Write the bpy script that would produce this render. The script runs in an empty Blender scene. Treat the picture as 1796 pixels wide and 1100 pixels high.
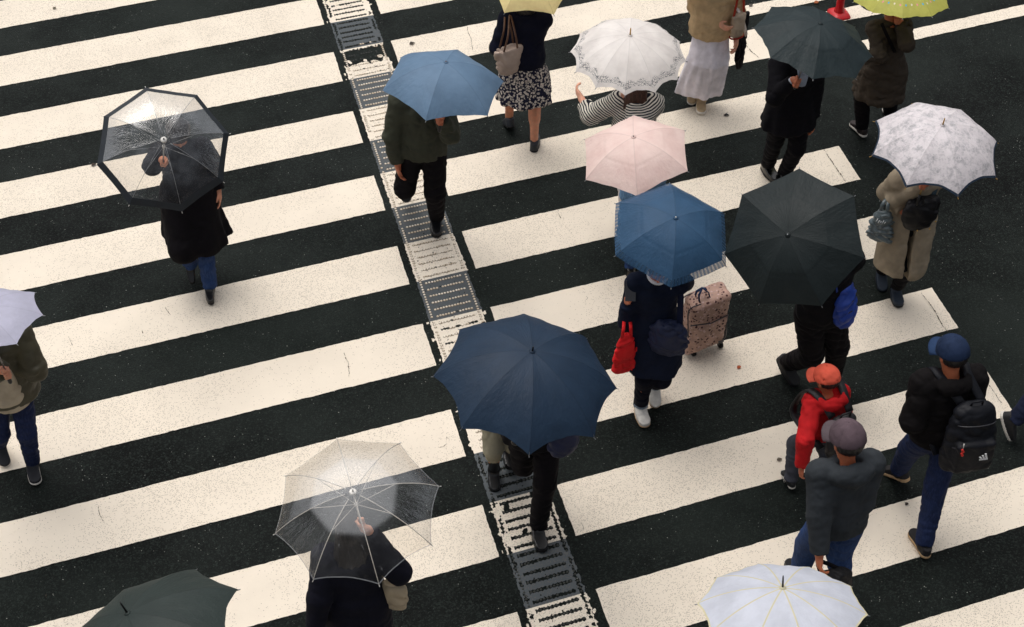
import bpy, math, random
import numpy as np
from mathutils import Matrix, Vector

C = bpy.context.scene.collection
R_ = math.radians
rng = np.random.default_rng(7)

# ------------------------------------------------------------------ camera
CAM = np.array([0.983018888577041, -16.107808937026434, 9.669320579573094])
CR = np.array([0.9396489783593266, -0.3420932974345051, 0.005654495438230237])
CU = np.array([0.22610740827599382, 0.6332971914237506, 0.7401419507483024])
CF = np.array([0.2567785765810434, 0.6941951045528747, -0.6724268877906628])
FPX, PW, PH = 3100.0, 1796.0, 1100.0
cam = bpy.data.cameras.new('camera'); co = bpy.data.objects.new('camera', cam); C.objects.link(co)
cam.sensor_width = 36.0; cam.lens = FPX / PW * 36.0
cam.clip_start = 0.1; cam.clip_end = 2000
m = Matrix.Identity(4)
for i in range(3):
    m[i][0] = CR[i]; m[i][1] = CU[i]; m[i][2] = -CF[i]; m[i][3] = CAM[i]
co.matrix_world = m
bpy.context.scene.camera = co

# ------------------------------------------------------------------ light
SUN_EL, SUN_AZ = R_(71), R_(-20)
w = bpy.data.worlds.new('World'); bpy.context.scene.world = w; w.use_nodes = True
nt = w.node_tree; nt.nodes.clear()
sky = nt.nodes.new('ShaderNodeTexSky'); sky.sky_type = 'NISHITA'; sky.sun_disc = False
sky.sun_elevation = SUN_EL; sky.sun_rotation = SUN_AZ
sky.air_density = 1.0; sky.dust_density = 7.0; sky.ozone_density = 0.6
bg = nt.nodes.new('ShaderNodeBackground'); bg.inputs['Strength'].default_value = 0.135
out = nt.nodes.new('ShaderNodeOutputWorld')
hs = nt.nodes.new('ShaderNodeHueSaturation'); hs.inputs['Saturation'].default_value = .30       # overcast: the cloud layer greys the sky
nt.links.new(sky.outputs[0], hs.inputs['Color']); nt.links.new(hs.outputs[0], bg.inputs['Color']); nt.links.new(bg.outputs[0], out.inputs['Surface'])
sun = bpy.data.lights.new('sun', 'SUN'); sun.energy = 0.6; sun.angle = R_(60); sun.color = (1.0, 0.96, 0.91)
so = bpy.data.objects.new('sun', sun); C.objects.link(so)
sd = Vector((math.sin(SUN_AZ) * math.cos(SUN_EL), math.cos(SUN_AZ) * math.cos(SUN_EL), math.sin(SUN_EL)))
so.rotation_euler = sd.to_track_quat('Z', 'Y').to_euler()
vs = bpy.context.scene.view_settings
vs.view_transform = 'Standard'; vs.look = 'None'; vs.gamma = 1.0; vs.exposure = 0.08
cy = bpy.context.scene.cycles
cy.max_bounces = 8; cy.transparent_max_bounces = 16; cy.use_denoising = True

# ------------------------------------------------------------------ projection helpers (a photograph point at a known height -> the place)
def at(x, y, z=0.0):
    d = CF * FPX + CR * (x - PW / 2) - CU * (y - PH / 2)
    return CAM + d * ((z - CAM[2]) / d[2])
def nrm(v):
    v = np.asarray(v, float); return v / (np.linalg.norm(v) + 1e-12)
def gdir(x, y, dx, dy):
    a = at(x, y); b = at(x + dx * 40, y + dy * 40); return nrm(b - a)
UP = np.array([0, 0, 1.0])

# ------------------------------------------------------------------ objects
def tag(o, label=None, cat=None, group=None, kind=None):
    if label: o['label'] = label
    if cat: o['category'] = cat
    if group: o['group'] = group
    if kind: o['kind'] = kind
    return o
def meshobj(name, V, Fc, mat, parent=None, loc=None, smooth=True, mats=None, midx=None, uv=None):
    me = bpy.data.meshes.new(name)
    V = np.asarray(V, np.float32)
    if isinstance(Fc, np.ndarray) and Fc.ndim == 2:
        n, k = Fc.shape
        me.vertices.add(len(V)); me.vertices.foreach_set('co', V.ravel())
        me.loops.add(n * k); me.loops.foreach_set('vertex_index', Fc.astype(np.int32).ravel())
        me.polygons.add(n)
        me.polygons.foreach_set('loop_start', (np.arange(n) * k).astype(np.int32))
        me.update(calc_edges=True)
    else:
        me.from_pydata([tuple(map(float, v)) for v in V], [], [tuple(int(i) for i in f) for f in Fc])
    if uv is not None:
        l = me.uv_layers.new(name='UVMap')
        vi = np.empty(len(me.loops), np.int32); me.loops.foreach_get('vertex_index', vi)
        l.data.foreach_set('uv', np.asarray(uv, np.float32)[vi].ravel())
    for mm in (mats or [mat]): me.materials.append(mm)
    if midx is not None: me.polygons.foreach_set('material_index', np.asarray(midx, np.int32))
    me.polygons.foreach_set('use_smooth', np.full(len(me.polygons), smooth))
    me.validate(); me.update()
    o = bpy.data.objects.new(name, me); C.objects.link(o)
    if parent is not None: o.parent = parent
    if loc is not None: o.location = tuple(map(float, loc))
    return o
def empty(name, loc, rot=None):
    o = bpy.data.objects.new(name, None); C.objects.link(o); o.empty_display_size = .1
    if rot is not None: o.matrix_world = rot
    else: o.location = tuple(map(float, loc))
    return o
class MB:
    def __init__(s): s.V = []; s.F = []; s.n = 0
    def add(s, V, F):
        s.V.append(np.asarray(V, float)); s.F += [tuple(i + s.n for i in f) for f in F]; s.n += len(V); return s
    def tube(s, pts, r, k=8, cap=True):
        pts = [np.asarray(p, float) for p in pts]; rr = r if hasattr(r, '__len__') else [r] * len(pts)
        V = []; F = []; u = None
        for i, p in enumerate(pts):
            t = nrm(pts[min(i + 1, len(pts) - 1)] - pts[max(i - 1, 0)])
            if u is None: u = nrm(np.cross(t, [0.31, 0.87, 0.38]))
            else: u = nrm(u - t * (u @ t))
            v = np.cross(t, u)
            for j in range(k):
                a = 2 * math.pi * j / k; V.append(p + rr[i] * (math.cos(a) * u + math.sin(a) * v))
        for i in range(len(pts) - 1):
            for j in range(k):
                F.append((i * k + j, i * k + (j + 1) % k, (i + 1) * k + (j + 1) % k, (i + 1) * k + j))
        if cap:
            F.append(tuple(range(k))[::-1]); F.append(tuple((len(pts) - 1) * k + j for j in range(k)))
        return s.add(V, F)
    def strap(s, pts, wv, wd, th=.002):
        """flat band along pts, width along wv"""
        V = []; F = []; pts = [np.asarray(p, float) for p in pts]
        for i, p in enumerate(pts):
            t = nrm(pts[min(i + 1, len(pts) - 1)] - pts[max(i - 1, 0)])
            a = np.asarray(wv, float); a = nrm(a - t * (a @ t)); b = np.cross(t, a)
            V += [p + a * wd + b * th, p - a * wd + b * th, p - a * wd - b * th, p + a * wd - b * th]
        for i in range(len(pts) - 1):
            for j in range(4): F.append((i * 4 + j, i * 4 + (j + 1) % 4, i * 4 + 4 + (j + 1) % 4, i * 4 + 4 + j))
        F += [(3, 2, 1, 0), tuple(len(pts) * 4 - 4 + j for j in range(4))]
        return s.add(V, F)
    def prism(s, poly, z0, z1):
        n = len(poly); V = [(x, y, z0) for x, y in poly] + [(x, y, z1) for x, y in poly]
        F = [tuple(range(n))[::-1], tuple(range(n, 2 * n))] + [(i, (i + 1) % n, n + (i + 1) % n, n + i) for i in range(n)]
        return s.add(V, F)
    def ball(s, c, r, k=8):
        V = [np.array(c) + [0, 0, r]]; F = []
        for i in range(1, k // 2):
            a = math.pi * i / (k // 2)
            for j in range(k):
                b = 2 * math.pi * j / k; V.append(np.array(c) + r * np.array([math.sin(a) * math.cos(b), math.sin(a) * math.sin(b), math.cos(a)]))
        V.append(np.array(c) - [0, 0, r]); q = k // 2 - 1
        for j in range(k):
            F.append((0, 1 + j, 1 + (j + 1) % k)); F.append((len(V) - 1, 1 + (q - 1) * k + (j + 1) % k, 1 + (q - 1) * k + j))
            for i in range(q - 1): F.append((1 + i * k + j, 1 + (i + 1) * k + j, 1 + (i + 1) * k + (j + 1) % k, 1 + i * k + (j + 1) % k))
        return s.add(V, F)
    def xf(s, M):
        s.V = [v @ np.asarray(M)[:3, :3].T + np.asarray(M)[:3, 3] for v in s.V]; return s
    def build(s, name, mat, parent=None, loc=None, smooth=True):
        return meshobj(name, np.concatenate(s.V), s.F, mat, parent, loc, smooth)

# ------------------------------------------------------------------ materials
def lin(c):
    return tuple(((v / 255) / 12.92 if v / 255 <= .04045 else ((v / 255 + .055) / 1.055) ** 2.4) for v in c)
class NT:
    def __init__(s, name):
        s.m = bpy.data.materials.new(name); s.m.use_nodes = True; s.t = s.m.node_tree; s.t.nodes.clear()
        s.o = s.t.nodes.new('ShaderNodeOutputMaterial')
    def n(s, ty, **kw):
        nd = s.t.nodes.new('ShaderNode' + ty)
        for k, v in kw.items(): setattr(nd, k, v)
        return nd
    def set(s, nd, k, v):
        i = nd.inputs[k]
        if isinstance(v, bpy.types.NodeSocket): s.t.links.new(v, i)
        elif isinstance(v, (tuple, list)) and i.type == 'RGBA': i.default_value = (*v[:3], 1)
        else: i.default_value = v
    def math(s, op, a, b=0.0, c=0.0):
        nd = s.t.nodes.new('ShaderNodeMath'); nd.operation = op
        for i, v in enumerate((a, b, c)):
            if isinstance(v, bpy.types.NodeSocket): s.t.links.new(v, nd.inputs[i])
            else: nd.inputs[i].default_value = v
        return nd.outputs[0]
    def ramp(s, x, lo, hi):
        nd = s.t.nodes.new('ShaderNodeMapRange'); nd.interpolation_type = 'SMOOTHSTEP'; s.t.links.new(x, nd.inputs[0])
        nd.inputs[1].default_value = lo; nd.inputs[2].default_value = hi; return nd.outputs[0]
    def mix(s, f, a, b, blend='MIX'):
        nd = s.t.nodes.new('ShaderNodeMix'); nd.data_type = 'RGBA'; nd.blend_type = blend
        for i, v in ((0, f), (6, a), (7, b)):
            if isinstance(v, bpy.types.NodeSocket): s.t.links.new(v, nd.inputs[i])
            else: nd.inputs[i].default_value = (*v[:3], 1) if i else v
        return nd.outputs[2]
    def noise(s, scale, detail=2, rough=.5, vec=None, out='Fac'):
        nd = s.t.nodes.new('ShaderNodeTexNoise'); nd.inputs['Scale'].default_value = scale
        nd.inputs['Detail'].default_value = detail; nd.inputs['Roughness'].default_value = rough
        s.t.links.new(vec or s.coord(), nd.inputs['Vector']); return nd.outputs[out]
    def vor(s, scale, vec=None, feature='F1', out='Distance', rnd=1.0):
        nd = s.t.nodes.new('ShaderNodeTexVoronoi'); nd.feature = feature; nd.inputs['Scale'].default_value = scale
        nd.inputs['Randomness'].default_value = rnd
        s.t.links.new(vec or s.coord(), nd.inputs['Vector']); return nd.outputs[out]
    def coord(s, kind='Object'):
        if not hasattr(s, 'tc'): s.tc = s.t.nodes.new('ShaderNodeTexCoord')
        return s.tc.outputs[kind]
    def sep(s, v):
        nd = s.t.nodes.new('ShaderNodeSeparateXYZ'); s.t.links.new(v, nd.inputs[0]); return nd.outputs
    def comb(s, x, y, z=0.0):
        nd = s.t.nodes.new('ShaderNodeCombineXYZ')
        for i, v in enumerate((x, y, z)):
            if isinstance(v, bpy.types.NodeSocket): s.t.links.new(v, nd.inputs[i])
            else: nd.inputs[i].default_value = v
        return nd.outputs[0]
    def mapping(s, vec, scale=(1, 1, 1), rot=(0, 0, 0)):
        nd = s.t.nodes.new('ShaderNodeMapping'); nd.inputs['Scale'].default_value = scale; nd.inputs['Rotation'].default_value = rot
        s.t.links.new(vec, nd.inputs[0]); return nd.outputs[0]
    def bump(s, h, strength=.3, dist=.01):
        nd = s.t.nodes.new('ShaderNodeBump'); nd.inputs['Strength'].default_value = strength; nd.inputs['Distance'].default_value = dist
        s.t.links.new(h, nd.inputs['Height']); return nd.outputs[0]
    def bsdf(s, color, rough=.6, spec=.5, normal=None, metal=0.0, sheen=0.0, sub=0.0, coat=0.0):
        nd = s.t.nodes.new('ShaderNodeBsdfPrincipled')
        for k, v in (('Base Color', color), ('Roughness', rough), ('Specular IOR Level', spec), ('Metallic', metal), ('Sheen Weight', sheen), ('Coat Weight', coat)):
            s.set(nd, k, v)
        if normal is not None: s.t.links.new(normal, nd.inputs['Normal'])
        return nd.outputs[0]
    def done(s, sh):
        s.t.links.new(sh, s.o.inputs['Surface']); return s.m

_mc = {}
def cloth(rgb, rough=.85, spec=.15, sheen=.0, kind='plain', rgb2=None, sc=1.0):
    key = (tuple(rgb), rough, spec, kind, tuple(rgb2 or ()), sc)
    if key in _mc: return _mc[key]
    n = NT('cloth_%d' % len(_mc)); c = lin(rgb)
    big = n.noise(9, 3)
    dark = tuple(v * .84 for v in c); lite = tuple(min(1, v * 1.14) for v in c)
    col = n.mix(n.ramp(big, .3, .7), dark, lite)
    if kind == 'denim':
        f = n.noise(30, 4, .6, n.mapping(n.coord(), (3, 3, .6)))
        col = n.mix(n.math('MULTIPLY', n.ramp(f, .4, .75), .5), col, tuple(v * 1.9 + .01 for v in c))
    if kind == 'floral':
        wv = n.noise(14, 2, out='Color'); v2 = n.t.nodes.new('ShaderNodeVectorMath'); v2.operation = 'MULTIPLY_ADD'
        n.t.links.new(wv, v2.inputs[0]); v2.inputs[1].default_value = (.05, .05, .05); n.t.links.new(n.coord(), v2.inputs[2])
        d = n.vor(38 * sc, v2.outputs[0], 'F1'); e = n.noise(55 * sc, 2)
        mk = n.ramp(n.math('ADD', d, n.math('MULTIPLY', e, .55)), .80, .70)
        d2 = n.vor(70 * sc, n.coord(), 'F1', 'Color')
        col = n.mix(mk, col, n.mix(n.ramp(n.sep(d2)[0], .55, .75), lin(rgb2), tuple(v * .55 for v in lin(rgb2))))
    if kind == 'stripes':
        p = n.sep(n.coord()); wv = n.noise(9, 2)
        ph = n.math('ADD', n.math('MULTIPLY', p[2], 1.0), n.math('MULTIPLY', wv, .03))
        rr_ = n.math('SQRT', n.math('ADD', n.math('MULTIPLY', p[0], p[0]), n.math('MULTIPLY', p[1], p[1]))); ph2 = n.math('SUBTRACT', ph, n.math('MULTIPLY', rr_, .75))
        sn = n.math('SINE', n.math('MULTIPLY', ph2, 2 * math.pi / .026))
        col = n.mix(n.ramp(sn, -.15, .25), lin(rgb2), c)
    if kind == 'print':
        d = n.vor(34 * sc, n.coord(), 'F1'); c2 = n.sep(n.vor(34 * sc, n.coord(), 'F1', 'Color'))
        mk = n.math('MULTIPLY', n.ramp(n.math('ADD', d, n.math('MULTIPLY', n.noise(120, 1), .4)), .66, .54), n.ramp(c2[0], .12, .2))
        col = n.mix(mk, col, n.mix(n.ramp(c2[1], .4, .6), lin(rgb2), (.55, .38, .34)))
    h = n.math('ADD', n.math('MULTIPLY', n.noise(420, 2), .6), n.math('MULTIPLY', n.noise(22, 3, .5), 3.0))
    m_ = n.done(n.bsdf(col, rough, spec, n.bump(h, .3, .006), sheen=sheen))
    _mc[key] = m_; return m_
def simple(name, rgb, rough=.5, spec=.5, metal=0.0, var=.12, coat=0.0):
    n = NT(name); c = lin(rgb)
    col = n.mix(n.ramp(n.noise(25, 3), .3, .7), tuple(v * (1 - var) for v in c), tuple(min(1, v * (1 + var)) for v in c))
    return n.done(n.bsdf(col, rough, spec, n.bump(n.noise(140, 2), .12, .002), metal=metal, coat=coat))
def skin(rgb):
    n = NT('skin'); c = lin(rgb)
    col = n.mix(n.ramp(n.noise(30, 3), .3, .7), tuple(v * .88 for v in c), (min(1, c[0] * 1.1), c[1] * 1.02, c[2] * .98))
    nd = n.t.nodes.new('ShaderNodeBsdfPrincipled'); n.set(nd, 'Base Color', col); nd.inputs['Roughness'].default_value = .5
    nd.inputs['Subsurface Weight'].default_value = .12; nd.inputs['Subsurface Radius'].default_value = (.02, .008, .004); nd.inputs['Subsurface Scale'].default_value = .3
    return n.done(nd.outputs[0])
def hairmat(rgb):
    n = NT('hair'); c = lin(rgb)
    f = n.noise(60, 3, .6, n.mapping(n.coord(), (3, 3, .35)))
    col = n.mix(n.ramp(f, .35, .7), tuple(v * .6 for v in c), tuple(v * 1.7 for v in c))
    return n.done(n.bsdf(col, .42, .5, n.bump(f, .6, .01)))

SKIN = skin((205, 142, 112)); SKIN2 = skin((222, 165, 138)); SKIN3 = skin((190, 112, 78))
HBLK = hairmat((28, 24, 24)); HBRN = hairmat((74, 46, 34))
BLACKP = simple('black_plastic', (18, 18, 20), .45, .5); STEEL = simple('steel', (150, 152, 155), .3, .5, metal=.9)
WHITEP = simple('white_plastic', (225, 222, 216), .45, .5); BRASS = simple('brass', (190, 150, 80), .35, .5, metal=.7)
WOOD = simple('handle_wood', (96, 62, 38), .5); RUBW = simple('sole_white', (222, 216, 206), .6, .3); RUBB = simple('sole_black', (20, 20, 21), .7, .3)
TAN = simple('sole_tan', (190, 158, 120), .65, .3)
LEATHER = simple('black_leather', (16, 16, 18), .32, .5)
EYEW = simple('eye_white', (225, 222, 215), .3, .5)

# ------------------------------------------------------------------ signed distance modelling
class SDF:
    def __init__(s, lo, hi, h):
        s.h = h; s.lo = np.asarray(lo, float); n = np.ceil((np.asarray(hi) - s.lo) / h).astype(int) + 1
        s.n = n; s.A = np.full(n, 1.0, np.float32)
        s.ax = [s.lo[i] + h * np.arange(n[i]) for i in range(3)]
    def op(s, fn, lo, hi, k=.02, mode='u'):
        pad = k + 3 * s.h; sl = []; cs = []
        for i in range(3):
            a = int(max(0, math.floor((min(lo[i], hi[i]) - pad - s.lo[i]) / s.h))); b = int(min(s.n[i], math.ceil((max(lo[i], hi[i]) + pad - s.lo[i]) / s.h) + 1))
            if b <= a: return s
            sl.append(slice(a, b)); cs.append(s.ax[i][a:b])
        P = np.stack(np.meshgrid(*cs, indexing='ij'), -1)
        d = fn(P).astype(np.float32); a = s.A[tuple(sl)]
        if mode == 'u':
            h = np.clip(.5 + .5 * (a - d) / k, 0, 1); r = a * (1 - h) + d * h - k * h * (1 - h)
        elif mode == 's':
            h = np.clip(.5 - .5 * (a + d) / k, 0, 1); r = a * (1 - h) - d * h + k * h * (1 - h)
        s.A[tuple(sl)] = r; return s
    def cone(s, a, b, r1, r2, k=.02, flat=False, sq=None, mode='u'):
        a = np.asarray(a, float); b = np.asarray(b, float); ba = b - a; L2 = ba @ ba + 1e-9; d_ = ba / math.sqrt(L2)
        def fn(P):
            p = P - a; h = np.clip(p @ ba / L2, 0, 1)
            d = np.linalg.norm(p - h[..., None] * ba, axis=-1) - (r1 + (r2 - r1) * h)
            if flat: d = np.maximum(d, (P - b) @ d_)
            return d
        r = max(r1, r2)
        return s.op(fn, np.minimum(a, b) - r, np.maximum(a, b) + r, k, mode)
    def ell(s, c, rad, M=None, k=.02, mode='u', cut=None):
        c = np.asarray(c, float); rad = np.asarray(rad, float); M = np.eye(3) if M is None else np.asarray(M)
        def fn(P):
            q = (P - c) @ M.T; k0 = np.linalg.norm(q / rad, axis=-1); k1 = np.linalg.norm(q / rad ** 2, axis=-1) + 1e-9
            d = k0 * (k0 - 1) / k1
            if cut is not None: d = np.maximum(d, cut(q))
            return d
        r = rad.max(); return s.op(fn, c - r, c + r, k, mode)
    def box(s, c, half, M=None, rd=.02, k=.02, mode='u'):
        c = np.asarray(c, float); half = np.asarray(half, float); M = np.eye(3) if M is None else np.asarray(M)
        def fn(P):
            q = np.abs((P - c) @ M.T) - (half - rd)
            return np.linalg.norm(np.maximum(q, 0), axis=-1) + np.minimum(q.max(-1), 0) - rd
        r = np.linalg.norm(half); return s.op(fn, c - r, c + r, k, mode)
    def loft(s, p0, p1, Lx, secs, k=.02, fold=0.0, nf=9, seed=0, rib=0.0, round_=.03):
        """secs: (t metres from p0 along p0->p1, half width along Lx, half depth, offset forward, offset sideways)"""
        p0 = np.asarray(p0, float); d_ = nrm(np.asarray(p1) - p0); Lx = nrm(Lx - d_ * (Lx @ d_)); Fx = np.cross(Lx, d_)
        S = np.array([tuple(q) + (0,) * (5 - len(q)) for q in secs], float); T = S[:, 0]; ph = np.random.default_rng(seed).uniform(0, 6.28, 4)
        def fn(P):
            p = P - p0; t = p @ d_; tc = np.clip(t, T[0], T[-1]); a = np.interp(tc, T, S[:, 1]); b = np.interp(tc, T, S[:, 2])
            x = p @ Lx - np.interp(tc, T, S[:, 4]); y = p @ Fx - np.interp(tc, T, S[:, 3])
            if fold:
                th = np.arctan2(y / b, x / a); u = np.clip((t - T[-1]) / (T[0] - T[-1]), 0, 1)
                f = 1 + fold * u * (np.sin(nf * th + ph[0] + 1.2 * np.sin(2 * th + ph[1])) + .5 * np.sin((nf * 2 + 1) * th + ph[2]))
                a = a * f; b = b * f
            q = np.sqrt((x / a) ** 2 + (y / b) ** 2) + 1e-6; r = np.sqrt(x * x + y * y)
            d = (q - 1) * np.minimum(r / q, np.minimum(a, b) * 1.3)
            if rib: d = d - rib * (np.abs(np.sin(t * math.pi / .055)) - .5)
            e = np.maximum(T[0] - t, t - T[-1])
            dd = np.maximum(d, e)
            m_ = (d > -round_) & (e > -round_)
            return np.where(m_, np.sqrt(np.maximum(d + round_, 0) ** 2 + np.maximum(e + round_, 0) ** 2) - round_, dd)
        q0 = p0 + d_ * T[0]; q1 = p0 + d_ * T[-1]; r = max(S[:, 1].max(), S[:, 2].max()) * (1 + 1.6 * fold) + np.abs(S[:, 3:]).max()
        return s.op(fn, np.minimum(q0, q1) - r, np.maximum(q0, q1) + r, k)
    def wrinkle(s, amp, lam=.09, seed=0, dirz=.6, band=.03):
        m_ = np.abs(s.A) < band; idx = np.argwhere(m_)
        if not len(idx): return s
        P = s.lo + idx * s.h; g = np.random.default_rng(seed); v = np.zeros(len(P))
        for i in range(5):
            kd = nrm(g.normal(size=3) * [1, 1, 1 + dirz * 2]); l = lam * g.uniform(.6, 1.7)
            k2 = nrm(g.normal(size=3)); k3 = nrm(g.normal(size=3))
            ph = P @ kd * 6.28 / l + 1.7 * np.sin(P @ k2 * 6.28 / (lam * 2.3) + g.uniform(0, 6)) + .9 * np.sin(P @ k3 * 6.28 / lam + g.uniform(0, 6))
            env = np.clip(1.25 * np.sin(P @ k3 * 6.28 / (lam * 3.4) + g.uniform(0, 6)) - .05, 0, 1)
            v += env * (.65 * np.sin(ph) - .75 * (1 - np.abs(np.sin(ph * .5 + .6))) ** 2 * 2)
        s.A[m_] -= (amp * v / 2.2).astype(np.float32); return s
    def strands(s, amp, c, seed=0):
        m_ = np.abs(s.A) < .03; P = s.lo + np.argwhere(m_) * s.h - c
        th = np.arctan2(P[:, 1], P[:, 0]); g = np.random.default_rng(seed)
        v = np.sin(th * 23 + 3 * np.sin(P[:, 2] * 14 + g.uniform(0, 6)) + g.uniform(0, 6)) + .6 * np.sin(th * 41 + 4 * np.sin(P[:, 2] * 11))
        s.A[m_] -= (amp * v).astype(np.float32); return s
    def mesh(s):
        A = s.A; nx, ny, nz = A.shape; A[0] = A[-1] = 1; A[:, 0] = A[:, -1] = 1; A[:, :, 0] = A[:, :, -1] = 1
        I = A < 0
        cor = [(i, j, k) for i in (0, 1) for j in (0, 1) for k in (0, 1)]
        cs = np.zeros((nx - 1, ny - 1, nz - 1), np.int8)
        for i, j, k in cor: cs += I[i:nx - 1 + i, j:ny - 1 + j, k:nz - 1 + k]
        act = (cs > 0) & (cs < 8); idx = np.argwhere(act); vid = np.full(act.shape, -1, np.int64); vid[act] = np.arange(len(idx))
        pos = np.zeros((len(idx), 3)); cnt = np.zeros(len(idx))
        val = {c: A[idx[:, 0] + c[0], idx[:, 1] + c[1], idx[:, 2] + c[2]] for c in cor}
        for a in cor:
            for ax in range(3):
                if a[ax]: continue
                b = list(a); b[ax] = 1; b = tuple(b); va, vb = val[a], val[b]; m_ = (va < 0) != (vb < 0)
                t = va[m_] / (va[m_] - vb[m_]); q = np.tile(np.array(a, float), (m_.sum(), 1)); q[:, ax] += t
                pos[m_] += q; cnt[m_] += 1
        pos = (idx + pos / cnt[:, None]) * s.h + s.lo
        Fs = []
        for ax in range(3):
            o = [x for x in range(3) if x != ax]
            a = I; b = np.roll(I, -1, ax); m_ = a != b
            sl = [slice(1, -1)] * 3; sl[ax] = slice(0, -1); sub = np.zeros_like(m_); sub[tuple(sl)] = m_[tuple(sl)]
            e = np.argwhere(sub); ins = I[e[:, 0], e[:, 1], e[:, 2]]
            def vv(d0, d1):
                q = e.copy(); q[:, o[0]] -= d0; q[:, o[1]] -= d1; return vid[q[:, 0], q[:, 1], q[:, 2]]
            quad = np.stack([vv(0, 0), vv(1, 0), vv(1, 1), vv(0, 1)], 1)
            flip = ins if ax != 1 else ~ins
            quad[~flip] = quad[~flip][:, ::-1]; Fs.append(quad)
        Q = np.concatenate(Fs); Q = Q[(Q >= 0).all(1)]
        return pos, Q
    def build(s, name, mat, parent=None, loc=None, smooth_it=0):
        V, Q = s.mesh()
        return meshobj(name, V, Q, mat, parent, loc)

# ------------------------------------------------------------------ the road
def asphalt():
    n = NT('wet_asphalt'); co_ = n.coord()
    base = n.mix(n.ramp(n.noise(.45, 5, .65), .3, .7), lin((8, 9, 9)), lin((25, 31, 28)))
    g = n.vor(95, co_, 'F1', 'Color'); s_ = n.sep(g)
    base = n.mix(n.ramp(s_[0], .55, 1.0), base, lin((34, 40, 37)))
    d = n.vor(95, co_, 'F1'); sp = n.math('MULTIPLY', n.ramp(s_[1], .974, .99), n.ramp(d, .42, .22))
    sp = n.math('MULTIPLY', sp, n.ramp(n.noise(2.4, 4, .7), .38, .62))
    base = n.mix(sp, base, n.mix(s_[2], lin((120, 122, 116)), lin((175, 177, 170))))
    h = n.math('ADD', n.math('MULTIPLY', n.vor(110, co_, 'F1'), .8), n.noise(260, 2))
    wet = n.ramp(n.noise(.9, 4, .6), .35, .68)
    ro = n.math('SUBTRACT', .62, n.math('MULTIPLY', wet, .22))
    return n.done(n.bsdf(base, ro, .07, n.bump(h, .55, .006)))
def roadpaint(name, rgb, pit=1.0):
    n = NT(name); co_ = n.coord('Object'); c = lin(rgb)
    col = n.mix(n.ramp(n.noise(1.6, 5, .6), .25, .75), tuple(v * .93 for v in c), tuple(min(1, v * 1.03) for v in c))
    # worn pin-holes showing the aggregate, in patches
    v_ = n.vor(118, co_, 'F1'); cc = n.sep(n.vor(118, co_, 'F1', 'Color'))
    patch = n.ramp(n.noise(.75, 4, .65), .36, .62)
    th = n.math('SUBTRACT', .985, n.math('MULTIPLY', patch, .48 * pit))
    on = n.math('GREATER_THAN', cc[0], th)
    pm = n.math('MULTIPLY', on, n.ramp(v_, .50, .30))
    col = n.mix(n.math('MULTIPLY', pm, .62), col, lin((116, 106, 93)))
    f = n.noise(420, 2, .7); col = n.mix(n.math('MULTIPLY', n.ramp(f, .5, .85), .40), col, tuple(v * .6 for v in c))
    st = n.noise(7, 6, .75); col = n.mix(n.math('MULTIPLY', n.ramp(st, .60, .78), .25), col, lin((176, 158, 138)))
    scr = n.noise(30, 3, .6, n.mapping(co_, (.6, 3, 1), (0, 0, .5))); col = n.mix(n.math('MULTIPLY', n.ramp(scr, .70, .78), .35), col, lin((130, 120, 110)))
    h = n.math('ADD', n.noise(330, 3), n.math('MULTIPLY', pm, -1.5))
    return n.done(n.bsdf(col, .7, .10, n.bump(h, .35, .003)))
ASPH = asphalt(); WPAINT = roadpaint('white_road_paint', (229, 218, 201)); GPAINT = roadpaint('grey_tactile_paint', (84, 89, 92), .6)
V = [(-250, -250, 0), (250, -250, 0), (250, 250, 0), (-250, 250, 0)]
tag(meshobj('road', V, [(0, 1, 2, 3)], ASPH, smooth=False), kind='structure')

COT = 0.09517382; XA, XB, XC = 4.52281895, 5.10306136, 8.72415343
def stripe(x0, x1, ya, yb, z=.004, name='crosswalk_stripe', mat=None, c0=COT, c1=COT, jit=.0022, seed=0):
    g = np.random.default_rng(seed + 31); top = []; bot = []
    n = max(2, int((x1 - x0) / .02))
    def j(k): 
        q = g.normal(size=k); q = np.convolve(q, [.2, .6, .2], 'same'); s2 = np.convolve(g.normal(size=k), np.ones(9) / 9, 'same'); return q * jit + s2 * jit * 1.5
    ja, jb = j(n + 1), j(n + 1)
    for i in range(n + 1):
        f = i / n
        xa = x0 + c0 * ya + (x1 - x0 + (c1 - c0) * ya) * f; xb = x0 + c0 * yb + (x1 - x0 + (c1 - c0) * yb) * f
        top.append((xa, ya + ja[i], z)); bot.append((xb, yb + jb[i], z))
    me_ = max(2, int(abs(ya - yb) / .02)); el, er = j(me_ + 1), j(me_ + 1)
    def side(p, q, e): return [(p[0] + (q[0] - p[0]) * k / me_ + e[k], p[1] + (q[1] - p[1]) * k / me_, z) for k in range(1, me_)]
    L_ = side(top[0], bot[0], el); Rr = side(top[-1], bot[-1], er)
    loop = bot + Rr[::-1] + top[::-1] + L_
    o = meshobj(name, loop, [tuple(range(len(loop)))], mat or WPAINT, smooth=False); tag(o, kind='structure'); return o
for k in range(-2, 12):
    ya, yb = -k * 1.0, -k * 1.0 - .504
    stripe(-6.0, XA, ya, yb, seed=k * 2 + 50)
    stripe(XB, XC, ya, yb, seed=k * 2 + 51)
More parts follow.
